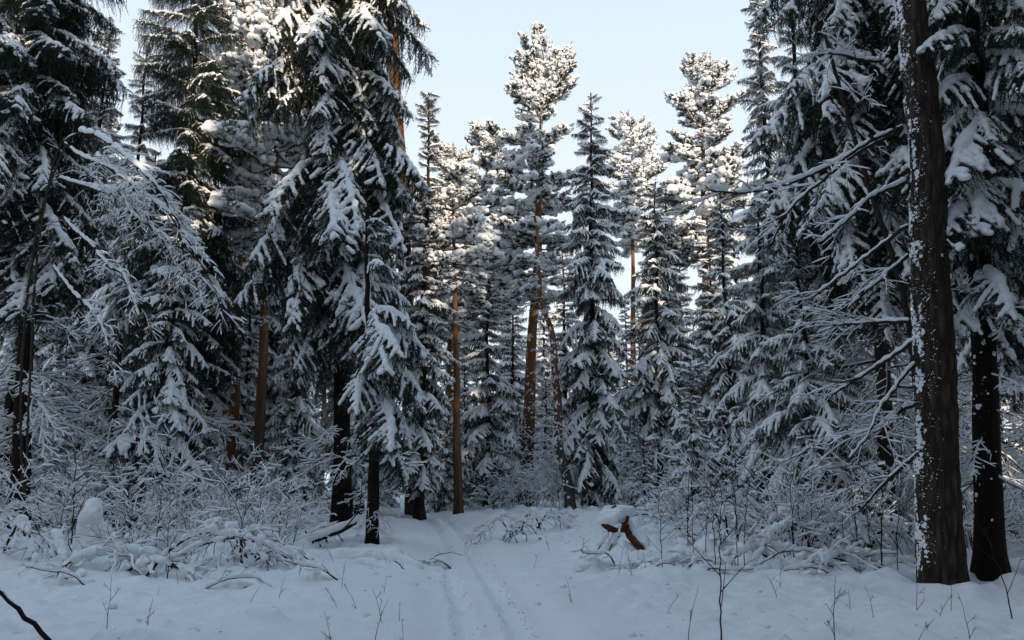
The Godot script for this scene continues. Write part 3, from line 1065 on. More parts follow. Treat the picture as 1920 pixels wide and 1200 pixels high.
	spruce(912, 37.5, "dark spruce behind the slender orange trunk", {"row": 470, "r": 0.15, "from": 1.2, "reach": 2.5, "whorl": 5, "step": 0.36, "low": -0.5}, 31)
	spruce(1022, 62.0, "sunlit spruce far back in the gap right of the tallest pine", {"row": 505, "r": 0.2, "from": 1.0, "reach": 2.6, "whorl": 5, "step": 0.40, "taper": 0.6}, 34)
	spruce(1062, 50.0, "spruce behind the crooked leaning pine", {"row": 440, "r": 0.18, "from": 1.5, "reach": 2.2, "whorl": 5, "step": 0.40, "taper": 0.6}, 35)
	spruce(1292, 50.0, "spruce filling the gap left of the thick white crowned pine", {"row": 470, "r": 0.18, "from": 1.5, "reach": 2.4, "whorl": 5, "step": 0.40, "taper": 0.6}, 36)
	spruce(1352, 39.0, "rounded snowy spruce just right of the thick white crowned pine's trunk", {"row": 410, "r": 0.15, "from": 1.5, "reach": 2.1, "whorl": 5, "step": 0.36, "low": -0.55, "taper": 0.5}, 37)
	pine(838, 44.0, "pine with low sunlit crown left of the slender orange trunk", {"row": 300, "r": 0.20, "r_top": 0.03, "from": 9.0, "reach": 2.5, "change": 3.5}, 38)
	spruce(962, 55.0, "spruce far back left of the tallest pine's trunk", {"row": 500, "r": 0.18, "from": 1.5, "reach": 2.6, "whorl": 5, "step": 0.40, "taper": 0.55}, 39)
	spruce(1024, 46.0, "small spruce in the gap behind the crooked pine", {"row": 720, "r": 0.10, "from": 0.8, "reach": 1.6, "whorl": 5, "step": 0.34}, 32)
	spruce(1210, 32.0, "young snowy spruce at the foot of the two tall spruces", {"row": 826, "r": 0.04, "from": 0.15, "reach": 0.95, "whorl": 6, "step": 0.20, "low": -0.3, "gaps": 0.0}, 33)

	# left: the dark pair of spruces and what stands about them
	spruce(642, 23.0, "huge dark spruce on the left with snow draped boughs to the top edge", {"h": 32.0, "to": 640, "r": 0.26, "from": 5.6, "reach": 4.7, "gaps": 0.22, "bias": Vector3(0, 0, 0.3), "kinds": grand, "whorl": 6, "step": 0.34, "low": -0.72, "top": 0.35, "low_bark": Color(0.026, 0.020, 0.017), "high_bark": Color(0.026, 0.020, 0.017), "taper": 0.55, "sides": 20, "dead": [1.4, 3.5, 12, 1.8]}, 41)
	spruce(698, 18.0, "shorter spruce in front of the huge dark one, snow-heavy on its right", {"row": 400, "to": 690, "r": 0.15, "from": 2.7, "reach": 2.4, "one_sided": 0.55, "bias": Vector3(0.95, 0, 0.35), "kinds": sagged_set, "whorl": 6, "step": 0.34, "low": -0.75, "low_bark": Color(0.035, 0.027, 0.022), "taper": 0.6, "dead": [0.3, 1.8, 12, 0.7]}, 42)
	spruce(33, 20.0, "dark spruce trunk at the left edge with brownish bark patches", {"h": 20.0, "to": 70, "r": 0.23, "from": 7.0, "reach": 4.0, "kinds": curtains, "whorl": 6, "step": 0.38, "low": -0.72, "low_bark": Color(0.040, 0.028, 0.020), "taper": 0.55, "dead": [0.8, 5.5, 34, 1.9]}, 43)
	spruce(-8, 22.5, "second dark trunk cut by the left edge", {"h": 20.0, "r": 0.22, "from": 7.0, "reach": 2.8, "kinds": curtains, "whorl": 6, "step": 0.38, "low": -0.65, "low_bark": Color(0.035, 0.026, 0.021), "dead": [0.8, 5.0, 18, 1.8]}, 44)
	spruce(228, 33.0, "snowy spruce between the bowed birch and the thin spruce", {"h": 15.5, "r": 0.16, "from": 1.5, "reach": 2.4, "kinds": sagged_set + frosted, "whorl": 5, "step": 0.40, "low": -0.65, "taper": 0.5}, 53)
	spruce(468, 36.0, "snowy spruce behind the straight reddish pine", {"h": 20.0, "r": 0.17, "from": 2.0, "reach": 2.6, "kinds": sagged_set + spruce_set, "whorl": 5, "step": 0.42, "low": -0.6, "taper": 0.5}, 54)
	spruce(130, 31.0, "snowy spruce behind the bowed birch's limbs", {"h": 14.0, "r": 0.15, "from": 1.2, "reach": 2.3, "kinds": frosted, "whorl": 5, "step": 0.40, "low": -0.6, "taper": 0.55}, 55)
	spruce(350, 27.0, "tall thin spruce on the left with a visible trunk and sparse hanging twigs", {"h": 24.0, "to": 368, "r": 0.19, "from": 5.0, "reach": 3.3, "kinds": curtains, "whorl": 5, "step": 0.52, "low": -0.35, "top": 0.3, "gaps": 0.12, "taper": 0.45, "dead": [2.0, 6.0, 14, 2.0]}, 45)
	spruce(290, 21.0, "medium spruce left of the reddish trunk, snow blobs on dark boughs", {"row": 385, "r": 0.12, "from": 0.7, "reach": 1.95, "kinds": sagged_set, "whorl": 6, "step": 0.34, "low": -0.7, "taper": 0.6}, 46)
	spruce(192, 28.0, "dark thin trunk among frosted twigs near the left edge", {"h": 18.0, "r": 0.13, "from": 7.0, "reach": 2.2, "kinds": frosted, "whorl": 5, "step": 0.48, "dead": [0.8, 7.0, 40, 1.9]}, 47)
	spruce(545, 28.0, "spruce in the shade between the huge one and the reddish trunk", {"row": 300, "r": 0.14, "from": 1.4, "reach": 1.9, "kinds": frosted, "whorl": 5, "step": 0.40, "low": -0.6}, 48)
	pine(431, 31.0, "straight reddish pine trunk left of the huge dark spruce", {"h": 25.0, "to": 465, "r": 0.24, "r_top": 0.08, "from": 14.5, "reach": 2.3, "change": 1.5, "low_bark": Color(0.11, 0.07, 0.05), "wobble": 0.05}, 49)
	pine(520, 37.0, "leaning reddish pine seen through the shaded boughs", {"h": 24.0, "to": 660, "r": 0.26, "r_top": 0.10, "from": 16.0, "reach": 2.3, "change": 3.0}, 50)
	pine(778, 33.0, "thick orange pine trunk rising behind the top of the huge spruce", {"h": 33.0, "to": 722, "r": 0.33, "r_top": 0.18, "high_bark": Color(0.22, 0.105, 0.05), "from": 25.5, "reach": 2.8, "change": 5.0}, 51)
	pine(100, 40.0, "sunlit pine glimpsed behind the spruces at upper left", {"h": 21.0, "r": 0.26, "r_top": 0.08, "from": 9.0, "reach": 2.6}, 52)

	# birch bowed down by snow, upper left
	var birch := thing("bent_birch", "birch bowed over in arching snow-covered limbs at upper left", "birch tree", on_ground(42, 18.6))
	var root := birch.position
	var arcs := [
		[[149, 249, 17.6], [187, 258, 16.8], [240, 298, 15.8], [282, 336, 15.3], [310, 375, 15.3], [345, 438, 15.3], [380, 501, 15.3], [401, 540, 15.3], [425, 606, 15.3]],
		[[123, 270, 18.1], [152, 293, 17.7], [205, 315, 16.4], [243, 340, 15.8], [270, 390, 15.3]],
		[[112, 335, 18.4], [163, 350, 17.5], [205, 363, 16.4], [240, 350, 15.9], [296, 347, 15.5]],
		[[163, 350, 17.5], [222, 361, 16.2], [247, 400, 15.7], [296, 438, 15.3], [330, 500, 15.5]],
		[[120, 410, 18.4], [135, 427, 18.0], [170, 459, 17.2], [205, 501, 16.4], [233, 518, 16.0], [262, 600, 15.3]],
		[[100, 500, 18.4], [138, 550, 17.9], [170, 581, 17.4], [191, 613, 16.8], [215, 700, 16.3]],
		[[205, 315, 16.4], [280, 372, 15.3], [330, 420, 15.3], [352, 520, 15.4]]]
	var stems := [[root - Vector3(0, 0.2, 0), far_at(54, 760, 18.4), far_at(70, 480, 18.4), far_at(106, 290, 18.4), far_at(149, 249, 18.4)],
		[root + Vector3(0.1, -0.2, 0.1), far_at(40, 700, 18.4), far_at(72, 420, 18.4), far_at(123, 270, 18.4)]]
	for i in 2:
		limb(birch, "stem", PackedVector3Array(stems[i]), 0.030, 0.026, 0.03, 8, 0.7, 900 + i, 0.12, Color(0.10, 0.08, 0.07))
	for i in arcs.size():
		limb(birch, "limb", pixels(arcs[i]), 0.036, 0.010, 0.078 if i == 0 else 0.055, 44 if i in [0, 3, 6] else 24, 0.75, 910 + i, 0.22)

	# dead leaning stem in front of the drooping spruce on the right
	var dead := thing("dead_stem", "thin dead stem leaning across the snowy boughs left of the massive pine", "dead tree", on_ground(1745, 13.6))
	limb(dead, "stem", PackedVector3Array([dead.position - Vector3(0, 0.2, 0), far_at(1722, 760, 13.6), far_at(1690, 540, 13.6), far_at(1620, 320, 13.5), far_at(1545, 60, 13.4)]), 0.075, 0.03, 0.008, 0, 0.4, 930, 0.1, Color(0.06, 0.048, 0.04))
	for i in 5:
		limb(dead, "dead_branch", PackedVector3Array([far_at(1570 + 26 * i, 140 + 90 * i, 13.5), far_at(1600 + 26 * i, 170 + 92 * i, 13.2), far_at(1648 + 24 * i, 200 + 95 * i, 13.0)]), 0.014, 0.006, 0.022, 3, 0.4, 940 + i)

# ------------------------------------------------------------------ the forest behind, at the sides and at the photographer's back
func forest() -> void:
	var protos := []
	var given := [
		{"h": 18.0, "r": 0.17, "from": 1.5, "reach": 2.3, "kinds": spruce_far, "whorl": 5, "step": 0.44, "low": -0.55, "taper": 0.7, "sides": 9, "dead": [0.6, 3.0, 10, 1.6]},
		{"h": 21.0, "r": 0.20, "from": 4.5, "reach": 2.2, "kinds": spruce_far, "whorl": 5, "step": 0.50, "low": -0.6, "taper": 0.6, "sides": 9, "dead": [0.8, 5.5, 20, 1.9]},
		{"h": 14.0, "r": 0.13, "from": 0.8, "reach": 2.0, "kinds": spruce_far, "whorl": 5, "step": 0.42, "low": -0.45, "taper": 0.75, "sides": 9}]
	for i in 3:
		var t := thing("spruce_tree", "", "spruce tree")
		conifer(t, given[i], 60 + i, true)
		protos.append(t)
	var pt := thing("pine_tree", "", "pine tree")
	conifer(pt, {"h": 22.0, "r": 0.22, "r_top": 0.05, "from": 11.0, "reach": 2.4, "pine": true, "kinds": pine_far, "whorl": 4, "step": 0.5, "sides": 10, "low_bark": GREY_BARK, "high_bark": RED_BARK, "change": 5.0, "dead": [5.0, 11.0, 8, 1.3]}, 65, true)
	protos.append(pt)
	var rng := RandomNumberGenerator.new()
	rng.seed = 4242
	var spots := []
	var tries := 0
	while spots.size() < 150 and tries < 4000:                     # behind the named trees
		tries += 1
		var d := lerpf(40.0, 105.0, pow(rng.randf(), 1.3))
		var px := rng.randf_range(-260, 2180)
		var p := on_ground(px, d)
		if px > 780 and px < 1180 and d < 50:
			continue
		if spots.all(func(q): return Vector2(q.x - p.x, q.z - p.z).length() > 2.6):
			spots.append(p)
	tries = 0
	var near := 0
	while near < 22 and tries < 2000:                              # between the named trees at both sides
		tries += 1
		var d := rng.randf_range(26.0, 40.0)
		var px := rng.randf_range(-200, 700) if rng.randf() < 0.5 else rng.randf_range(1430, 2150)
		var p := on_ground(px, d)
		if spots.all(func(q): return Vector2(q.x - p.x, q.z - p.z).length() > 2.8):
			spots.append(p)
			near += 1
	# trees that stand outside the picture and shade it: behind and beside the photographer
	for q in [[2.6, 4.2], [4.2, 7.5], [1.4, 6.8], [3.0, 10.5], [1.0, 3.2], [4.6, 11.5], [5.2, 5.0], [-2.2, 4.5], [-5, 3], [-8, 5.5], [-11, 3], [-3.5, 9], [0.2, 8.5], [-6.5, 12], [-9.5, 9], [0.5, 13], [-3, 15], [-13, 7], [-5.5, 7.5], [8.2, -6.8], [10.5, -9.0], [10, -3.5], [14.5, 4], [12.2, 1.2], [19, -5], [23, -9], [18.5, -1.5], [15, -4.5], [16.5, -9.5], [10.5, 7], [16, 9], [9.5, 12], [22, 4], [27, -3], [-12, -2], [-16, 4], [-15, -9], [-19, -15], [-9, 7], [-11, 13], [-7.5, 1.5], [-17, 11], [-22, -4], [-8.5, -4.5]]:
		spots.append(Vector3(q[0], ground_y(q[0], q[1]), q[1]))
	for i in 26:
		for j in 6:
			var x := -30.0 + 2.7 * i + rng.randf_range(-0.9, 0.9)
			var z := 17.0 + 4.0 * j + rng.randf_range(-1.4, 1.4)
			if absf(x - 1.0) > 1.6 + 0.0 * z and rng.randf() < 0.72:
				spots.append(Vector3(x, ground_y(x, z), z))
	var first := [true, true, true, true]
	for i in spots.size():
		var p: Vector3 = spots[i]
		var d := -p.z
		var k: int = [0, 1, 2, 0, 3, 1, 0, 2][rng.randi() % 8]
		if i >= 172:
			k = 1 if i % 2 else 0
		var px := p.x / maxf(d, 1.0) * FOCAL + 960.0
		var size := rng.randf_range(0.78, 1.12)
		if i >= 172:
			size = rng.randf_range(1.05, 1.25)
		elif px > 770 and px < 1450:
			size *= clampf(15.5 / (18.0 if k == 0 else 21.0 if k == 1 else 14.0 if k == 2 else 22.0), 0.6, 1.1) * (1.0 if px < 980 or px > 1080 else 0.72)
		var where := "behind the photographer's clearing" if i >= 172 else "deep in the forest left of the path" if px < 770 else "deep in the forest right of the path" if px > 1150 else "far behind the end of the path"
		var kind := "pine" if k == 3 else "spruce"
		var label := "snowy %s %s" % [kind, where]
		if i < 172:
			label = "%s snowy %s %s %s" % ["small" if size * given[k if k < 3 else 0].h < 13.0 else "tall" if size * given[k if k < 3 else 0].h > 18.5 else "middling", kind, "just behind" if d < 45.0 else "a few rows behind" if d < 58.0 else "far behind" if d < 78.0 else "farthest back behind", landmark(px)]
		var group := "snowy %s trees %s" % [kind, where]
		if first[k]:
			first[k] = false
			var t: Node3D = protos[k]
			t.transform = Transform3D(Basis(Vector3.UP, rng.randf() * TAU).scaled(Vector3.ONE * size), p)
			t.set_meta("label", label)
			t.set_meta("group", group)
		else:
			copy_of(protos[k], kind + "_tree", label, p, rng.randf() * TAU, size, group)

# ------------------------------------------------------------------ bushes, saplings and young spruces of the thicket
func undergrowth() -> void:
	var rng := RandomNumberGenerator.new()
	rng.seed = 99
	var protos := []
	var base := {"wander": 0.10, "droop": 0.02, "levels": 2, "snow": 0.027, "kids": 5.0, "color": TWIG, "r": 0.011, "from": 0.2}
	for q in [[1, 7, 1.7, 0.55, {}], [2, 6, 2.4, 0.40, {"kids": 4.0}], [3, 9, 1.1, 1.0, {"snow": 0.030, "droop": 0.05}], [4, 5, 2.9, 0.30, {"kids": 3.6, "droop": 0.01}], [5, 8, 1.5, 1.1, {"snow": 0.034, "droop": 0.08}]]:
		var t := thing("bush", "", "bush")
		bush(t, 1000 + int(q[0]), q[1], q[2], q[3], base.merged(q[4], true))
		protos.append(t)
	var young := []
	for i in 2:
		var t := thing("young_spruce", "", "spruce tree")
		conifer(t, {"h": 4.2 + 1.6 * i, "r": 0.05, "r_top": 0.01, "from": 0.2, "reach": 1.3 + 0.2 * i, "kinds": spruce_far, "whorl": 5, "step": 0.26, "low": -0.35, "gaps": 0.03, "sides": 7}, 70 + i, true)
		young.append(t)
	var first := [true, true, true, true, true]
	var fy := [true, true]
	var placed := 0
	var tries := 0
	var taken := []
	while placed < 275 and tries < 6000:
		tries += 1
		var zone := rng.randf()
		var px := 0.0
		var d := 0.0
		if zone < 0.30:
			px = rng.randf_range(-120, 640)
			d = rng.randf_range(14.2, 30.0)
		elif zone < 0.78:
			px = rng.randf_range(1240, 1990)
			d = rng.randf_range(14.0, 30.0)
		else:
			px = rng.randf_range(700, 1500)
			d = rng.randf_range(33.0, 50.0)
		var p := on_ground(px, d)
		if absf(p.x - path_x(d)) < (2.3 if d < 36.0 else 0.8):
			continue
		if px > 1240 and px < 1420 and d < 19.0 or px > 530 and px < 760 and d < 23.5 or px > -40 and px < 75 and d < 20.0 or px > 165 and px < 215 and d < 24.0:
			continue
		if taken.any(func(q): return Vector2(q.x - p.x, q.z - p.z).length() < 0.65):
			continue
		taken.append(p)
		placed += 1
		var where := "left of the path" if zone < 0.30 else "right of the path" if zone < 0.78 else "at the far end of the path"
		var is_young := rng.randf() < (0.16 if zone < 0.78 else 0.30) and d > 20.0
		if is_young:
			var k := rng.randi() % 2
			var size := rng.randf_range(0.5, 1.05)
			var label := "%s young snowy spruce %s %s" % ["knee-high" if size < 0.6 else "small" if size < 0.8 else "taller", "in front of" if d < 24.0 else "beside" if d < 38.0 else "behind", landmark(px)]
			if fy[k]:
				fy[k] = false
				young[k].transform = Transform3D(Basis.from_scale(Vector3.ONE * size), p)
				young[k].set_meta("label", label)
				young[k].set_meta("group", "young spruces " + where)
			else:
				copy_of(young[k], "young_spruce", label, p, rng.randf() * TAU, size, "young spruces " + where)
			continue
		var k: int = [0, 1, 2, 3, 4, 1, 0][rng.randi() % 7]
		var kind: String = ["snow-lined leafless bush", "tall snow-lined leafless bush", "low spreading snow-laden bush", "tall clump of thin snowy stems", "low bush pressed down by snow"][k]
		var size := rng.randf_range(0.7, 1.15) * (1.25 if zone >= 0.78 else 0.95 if zone < 0.30 else 1.0)
		var label := "%s%s %s %s" % ["stunted " if size < 0.8 else "large " if size > 1.02 else "", kind, "in front of" if d < 19.0 else "close before" if d < 25.0 else "beside" if d < 38.0 else "behind", landmark(px)]
		if first[k]:
			first[k] = false
			protos[k].transform = Transform3D(Basis(Vector3.UP, rng.randf() * TAU).scaled(Vector3.ONE * size), p)
			protos[k].set_meta("label", label)
			protos[k].set_meta("group", "snowy bushes " + where)
		else:
			copy_of(protos[k], "bush", label, p, rng.randf() * TAU, size, "snowy bushes " + where)

# Bits of bark and needles, and crumbs of snow dropped from the branches: too many to count.
func litter(rng: RandomNumberGenerator) -> void:
	for kind in 2:
		var st: Mesh
		if kind == 0:
			var b := Buf.new()
			b.tube(PackedVector3Array([Vector3(-0.5, 0, 0), Vector3(0, 0.12, 0.05), Vector3(0.5, 0, 0)]), PackedFloat32Array([0.06, 0.1, 0.03]), 4, TWIG)
			st = b.mesh(bark_mat)
		else:
			st = fuse([[Vector3(-0.4, 0, 0), Vector3(0.3, 0.1, 0.2), 0.5, 0.6], [Vector3(0.3, 0, -0.3), Vector3(0.5, 0.1, 0), 0.4, 0.35]], 0.22, 0.3, 0.15, 1.5, snow_mat, 3)
		var mm := MultiMesh.new()
		mm.transform_format = MultiMesh.TRANSFORM_3D
		mm.mesh = st
		var list := []
		for i in (200 if kind == 0 else 700):
			var d := rng.randf_range(6.0, 20.0)
			var x := rng.randf_range(-0.75, 0.75) * d
			if kind == 1 and i < 380:                # along the ski grooves' edges
				x = path_x(d) + (0.29 if i % 2 else -0.29) + (0.12 if i % 3 else -0.12) + rng.randfn(0.0, 0.03)
			var size := rng.randf_range(0.01, 0.035) if kind == 0 else (rng.randf_range(0.008, 0.022) if i < 380 else pow(rng.randf(), 3.0) * 0.06 + 0.010)
			list.append(Transform3D(Basis(Vector3.UP, rng.randf() * TAU).scaled(Vector3.ONE * size), Vector3(x, ground_y(x, -d) + size * 0.05, -d)))
		mm.instance_count = list.size()
		for i in list.size():
			mm.set_instance_transform(i, list[i])
		var o := MultiMeshInstance3D.new()
		o.name = "needle_litter" if kind == 0 else "snow_crumbs"
		o.multimesh = mm
		o.set_meta("kind", "stuff")
		o.set_meta("label", "bits of bark and needles scattered on the snow" if kind == 0 else "crumbs of fallen snow scattered over the clearing and along the grooves")
		add_child(o)

# ------------------------------------------------------------------ logs, brush, mounds and twigs in the clearing
func foreground() -> void:
	var rng := RandomNumberGenerator.new()
	rng.seed = 5
	# broken log with raw orange bark
	var log_ := thing("broken_log", "broken orange-brown log propped in the snow right of the path under a thick snow cap", "log", on_ground(1175, 16.5))
	var raw := Color(0.21, 0.098, 0.04)
	var o := log_.position
	for q in [["log", [[1150, 958, 16.8], [1172, 985, 16.6], [1180, 1008, 16.5], [1196, 1026, 16.3], [1211, 1044, 16.2]], 0.075, 0.055], ["broken_end", [[1131, 986, 16.3], [1142, 994, 16.35], [1154, 999, 16.4]], 0.05, 0.06], ["branch_stub", [[1166, 1000, 16.45], [1173, 985, 16.4], [1178, 974, 16.4]], 0.045, 0.025], ["branch_stub", [[1200, 1040, 16.25], [1192, 1050, 16.2], [1187, 1056, 16.15]], 0.04, 0.02]]:
		var pts := pixels(q[1])
		var more := PackedVector3Array()
		for i in 29:
			more.append(along(pts, i / 28.0) - Vector3(o.x, 0.17, o.z) + Vector3(rng.randf_range(-1, 1), rng.randf_range(-1, 1), rng.randf_range(-1, 1)) * 0.008)
		var b := Buf.new()
		b.tube(more, ramp_r(q[2], q[3], 29), 12, raw, raw * 0.7, 0.30, rng)
		for i in 26:                                 # splinters and loose bark
			var at := along(more, rng.randf())
			var d := Vector3(rng.randf_range(-1, 1), rng.randf_range(-1, 1), rng.randf_range(-1, 1)).normalized()
			var t := (more[28] - more[0]).normalized() * rng.randf_range(-0.09, 0.09)
			b.tri(at + d * 0.03 - t * 0.3, at + d * 0.05 + t * 0.3, at + d * rng.randf_range(0.06, 0.11) + t, raw * rng.randf_range(0.6, 1.3))
		part(log_, q[0], b.mesh(bark_mat))
	for q in [[[1142, 1000, 16.3], [1132, 1018, 16.25], [1120, 1036, 16.2]], [[1160, 1010, 16.3], [1150, 1020, 16.3], [1142, 1036, 16.2]]]:
		var pts := pixels(q)
		for i in 3:
			pts[i] -= Vector3(o.x, 0.17, o.z)
		var b := Buf.new()
		b.tube(pts, ramp_r(0.018, 0.012, 3), 6, TWIG)
		part(log_, "twig", b.mesh(bark_mat))
	var f := func(a: float, b: float, d: float) -> Vector3: return far_at(a, b, d) - Vector3(o.x, 0.17, o.z)
	blob(log_, [[f.call(1136, 972, 16.5), f.call(1168, 970, 16.6), 0.14, 0.16], [f.call(1140, 962, 16.9), f.call(1178, 962, 16.9), 0.12, 0.12], [f.call(1160, 966, 16.4), f.call(1182, 962, 16.6), 0.13, 0.10], [f.call(1130, 980, 16.3), f.call(1150, 976, 16.3), 0.08, 0.10],
		[f.call(1188, 1000, 16.6), f.call(1208, 1022, 16.4), 0.10, 0.11], [f.call(1208, 1022, 16.4), f.call(1216, 1036, 16.3), 0.11, 0.08], [f.call(1180, 985, 16.6), f.call(1190, 1002, 16.6), 0.07, 0.09],
		[f.call(1122, 1024, 16.2), f.call(1138, 1006, 16.25), 0.05, 0.06], [f.call(1148, 1018, 16.3), f.call(1158, 1006, 16.4), 0.07, 0.08]], 0.02, 0.05, 0.022, 5.0, 51)

	# hooped saplings under rolls of snow
	var hs := [
		[[Vector3(0.15, -0.1, 0), Vector3(-0.75, -0.05, 0.3), 0.62], [Vector3(-0.1, -0.1, -0.1), Vector3(0.85, -0.05, 0.15), 0.55], [Vector3(0.3, -0.1, 0.1), Vector3(-0.25, 0.0, 0.8), 0.42], [Vector3(0.55, -0.1, -0.2), Vector3(-0.5, 0.1, -0.5), 0.6]],
		[[Vector3(-0.9, -0.1, 0), Vector3(1.2, -0.05, 0.2), 0.42], [Vector3(0.4, -0.1, -0.2), Vector3(-0.7, -0.05, 0.4), 0.40], [Vector3(0.1, -0.1, 0.3), Vector3(1.4, -0.05, 0.7), 0.30]],
		[[Vector3(-1.3, -0.05, 0.2), Vector3(0.9, -0.05, 0.0), 0.55], [Vector3(0.9, -0.1, -0.4), Vector3(-0.9, 0.0, -0.1), 0.70], [Vector3(0.5, -0.1, 0.2), Vector3(1.6, -0.05, 0.4), 0.34]]]
	var hp := []
	for i in 3:
		var t := thing("bent_saplings", "", "sapling")
		hoops(t, 1100 + i, hs[i], 0.022, 0.050)
		hp.append(t)
	var seen := [false, false, false]
	for q in [[0, 950, 20.5, 0.2, 1.0, "arched saplings under thick snow rolls right beside the path's ski grooves"], [0, 1014, 21.5, 2.4, 0.95, "hooped snow-rolled saplings between the grooves' bend and the broken log"], [2, 1068, 25.0, 1.0, 0.6, "small rounded snowy sapling hoop at the clearing's back"],
			[2, 1225, 19.5, 0.1, 1.0, "wide snow-rolled sapling arch right behind the broken log"], [1, 1290, 17.5, -0.2, 1.0, "long low snow-covered sapling arc right of the broken log"], [1, 1420, 13.6, 0.15, 1.1, "low arc of snowy branches in front of the right thicket"], [2, 1470, 18.5, 2.9, 0.9, "snow-rolled arch at the foot of the right thicket"], [1, 1310, 13.0, 3.0, 0.8, "dark-tipped snowy branch arc nearest the clearing on the right"],
			[1, 215, 12.8, 0.0, 1.2, "long snowy branch arc below the left thicket"], [0, 440, 13.9, 1.2, 1.15, "hooped saplings with heavy snow left of the leaning log"], [2, 70, 13.8, 2.2, 1.2, "snow-rolled hoop at the foot of the left edge trunks"], [0, 575, 17.5, 0.4, 1.0, "snowy hoop behind the leaning log"], [1, 1570, 13.2, 0.3, 1.1, "snow-covered fallen limb before the massive pine"],
			[2, 395, 12.7, 3.4, 1.0, "dark-gapped snowy arch in front of the left thicket"], [1, 505, 13.2, 2.8, 1.0, "long snow-covered branch arc left of the brush pile"], [2, 1500, 14.2, 0.6, 1.1, "snow-rolled arch in the middle of the right thicket"], [0, 1640, 14.6, 1.9, 1.2, "snowy sapling hoops at the left foot of the massive pine"], [0, 1360, 17.0, 0.9, 1.15, "snowy sapling hoops behind the tall front sapling"]]:
		var k: int = q[0]
		var p := on_ground(q[1], q[2])
		if not seen[k]:
			seen[k] = true
			hp[k].transform = Transform3D(Basis(Vector3.UP, q[3]).scaled(Vector3.ONE * float(q[4])), p)
			hp[k].set_meta("label", q[5])
		else:
			copy_of(hp[k], "bent_saplings", q[5], p, q[3], q[4], "")

	# leaning log by the spruce trunks, with its ridge of snow
	var lean := thing("leaning_log", "slanting fallen log with a ridge of snow by the left spruce trunks", "log", on_ground(520, 16.2))
	limb(lean, "log", PackedVector3Array([far_at(512, 1046, 16.2), far_at(580, 1018, 16.8), far_at(640, 996, 17.3), far_at(668, 980, 17.6)]), 0.05, 0.035, 0.001, 0, 0.3, 960, 0.1, Color(0.05, 0.038, 0.03))
	blob(lean, [[far_at(506, 1040, 16.2) - lean.position, far_at(580, 1010, 16.8) - lean.position, 0.075, 0.085], [far_at(580, 1010, 16.8) - lean.position, far_at(662, 976, 17.5) - lean.position, 0.085, 0.06]], 0.022, 0.05, 0.03, 3.0, 52)
	limb(lean, "branch", PackedVector3Array([far_at(640, 996, 17.3), far_at(665, 968, 17.2), far_at(676, 940, 17.1), far_at(680, 900, 17.1)]), 0.02, 0.008, 0.025, 4, 0.4, 961)

	# brush pile under a snow quilt with dark hollows
	var pile := thing("brush_pile", "snow-quilted brush pile with dark bent sticks showing, left of the path", "brush pile", on_ground(680, 14.0))
	var g := func(a: float, b: float, d: float) -> Vector3: return far_at(a, b, d) - Vector3(pile.position.x, 0, pile.position.z)
	blob(pile, [[g.call(520, 1056, 15.2), g.call(640, 1052, 15.3), 0.16, 0.17], [g.call(640, 1052, 15.3), g.call(740, 1048, 15.4), 0.17, 0.15], [g.call(740, 1052, 15.2), g.call(785, 1070, 14.8), 0.14, 0.10],
		[g.call(640, 1064, 14.6), g.call(700, 1062, 14.6), 0.08, 0.09], [g.call(700, 1064, 14.5), g.call(752, 1086, 14.1), 0.085, 0.07], [g.call(752, 1086, 14.1), g.call(778, 1110, 13.8), 0.07, 0.05],
		[g.call(590, 1070, 14.6), g.call(596, 1092, 14.4), 0.12, 0.12], [g.call(660, 1092, 14.3), g.call(668, 1096, 14.2), 0.06, 0.07], [g.call(700, 1100, 14.0), g.call(712, 1104, 13.9), 0.08, 0.06], [g.call(545, 1075, 14.8), g.call(560, 1090, 14.6), 0.10, 0.14]], 0.028, 0.10, 0.035, 3.0, 53)
	var sticks := [[[612, 1098, 14.2], [630, 1080, 14.2], [660, 1074, 14.2], [694, 1080, 14.1]], [[612, 1092, 14.1], [640, 1096, 14.1], [655, 1098, 14.0]], [[668, 1076, 14.2], [700, 1082, 14.0], [730, 1094, 13.9], [742, 1108, 13.8]], [[742, 1106, 13.9], [762, 1114, 13.8], [781, 1126, 13.7]], [[700, 1078, 14.3], [680, 1092, 14.2], [682, 1104, 14.1]], [[740, 1060, 14.3], [752, 1066, 14.2], [756, 1074, 14.2]], [[748, 1098, 13.8], [764, 1104, 13.7], [776, 1110, 13.6]], [[614, 1100, 14.05], [624, 1102, 14.0], [640, 1097, 14.0]]]
	for i in sticks.size():
		limb(pile, "stick", pixels(sticks[i], pile.position.y), 0.022 if i < 2 else 0.013, 0.007, 0.006, 2, 0.25, 970 + i, 0.1, Color(0.035, 0.028, 0.024))

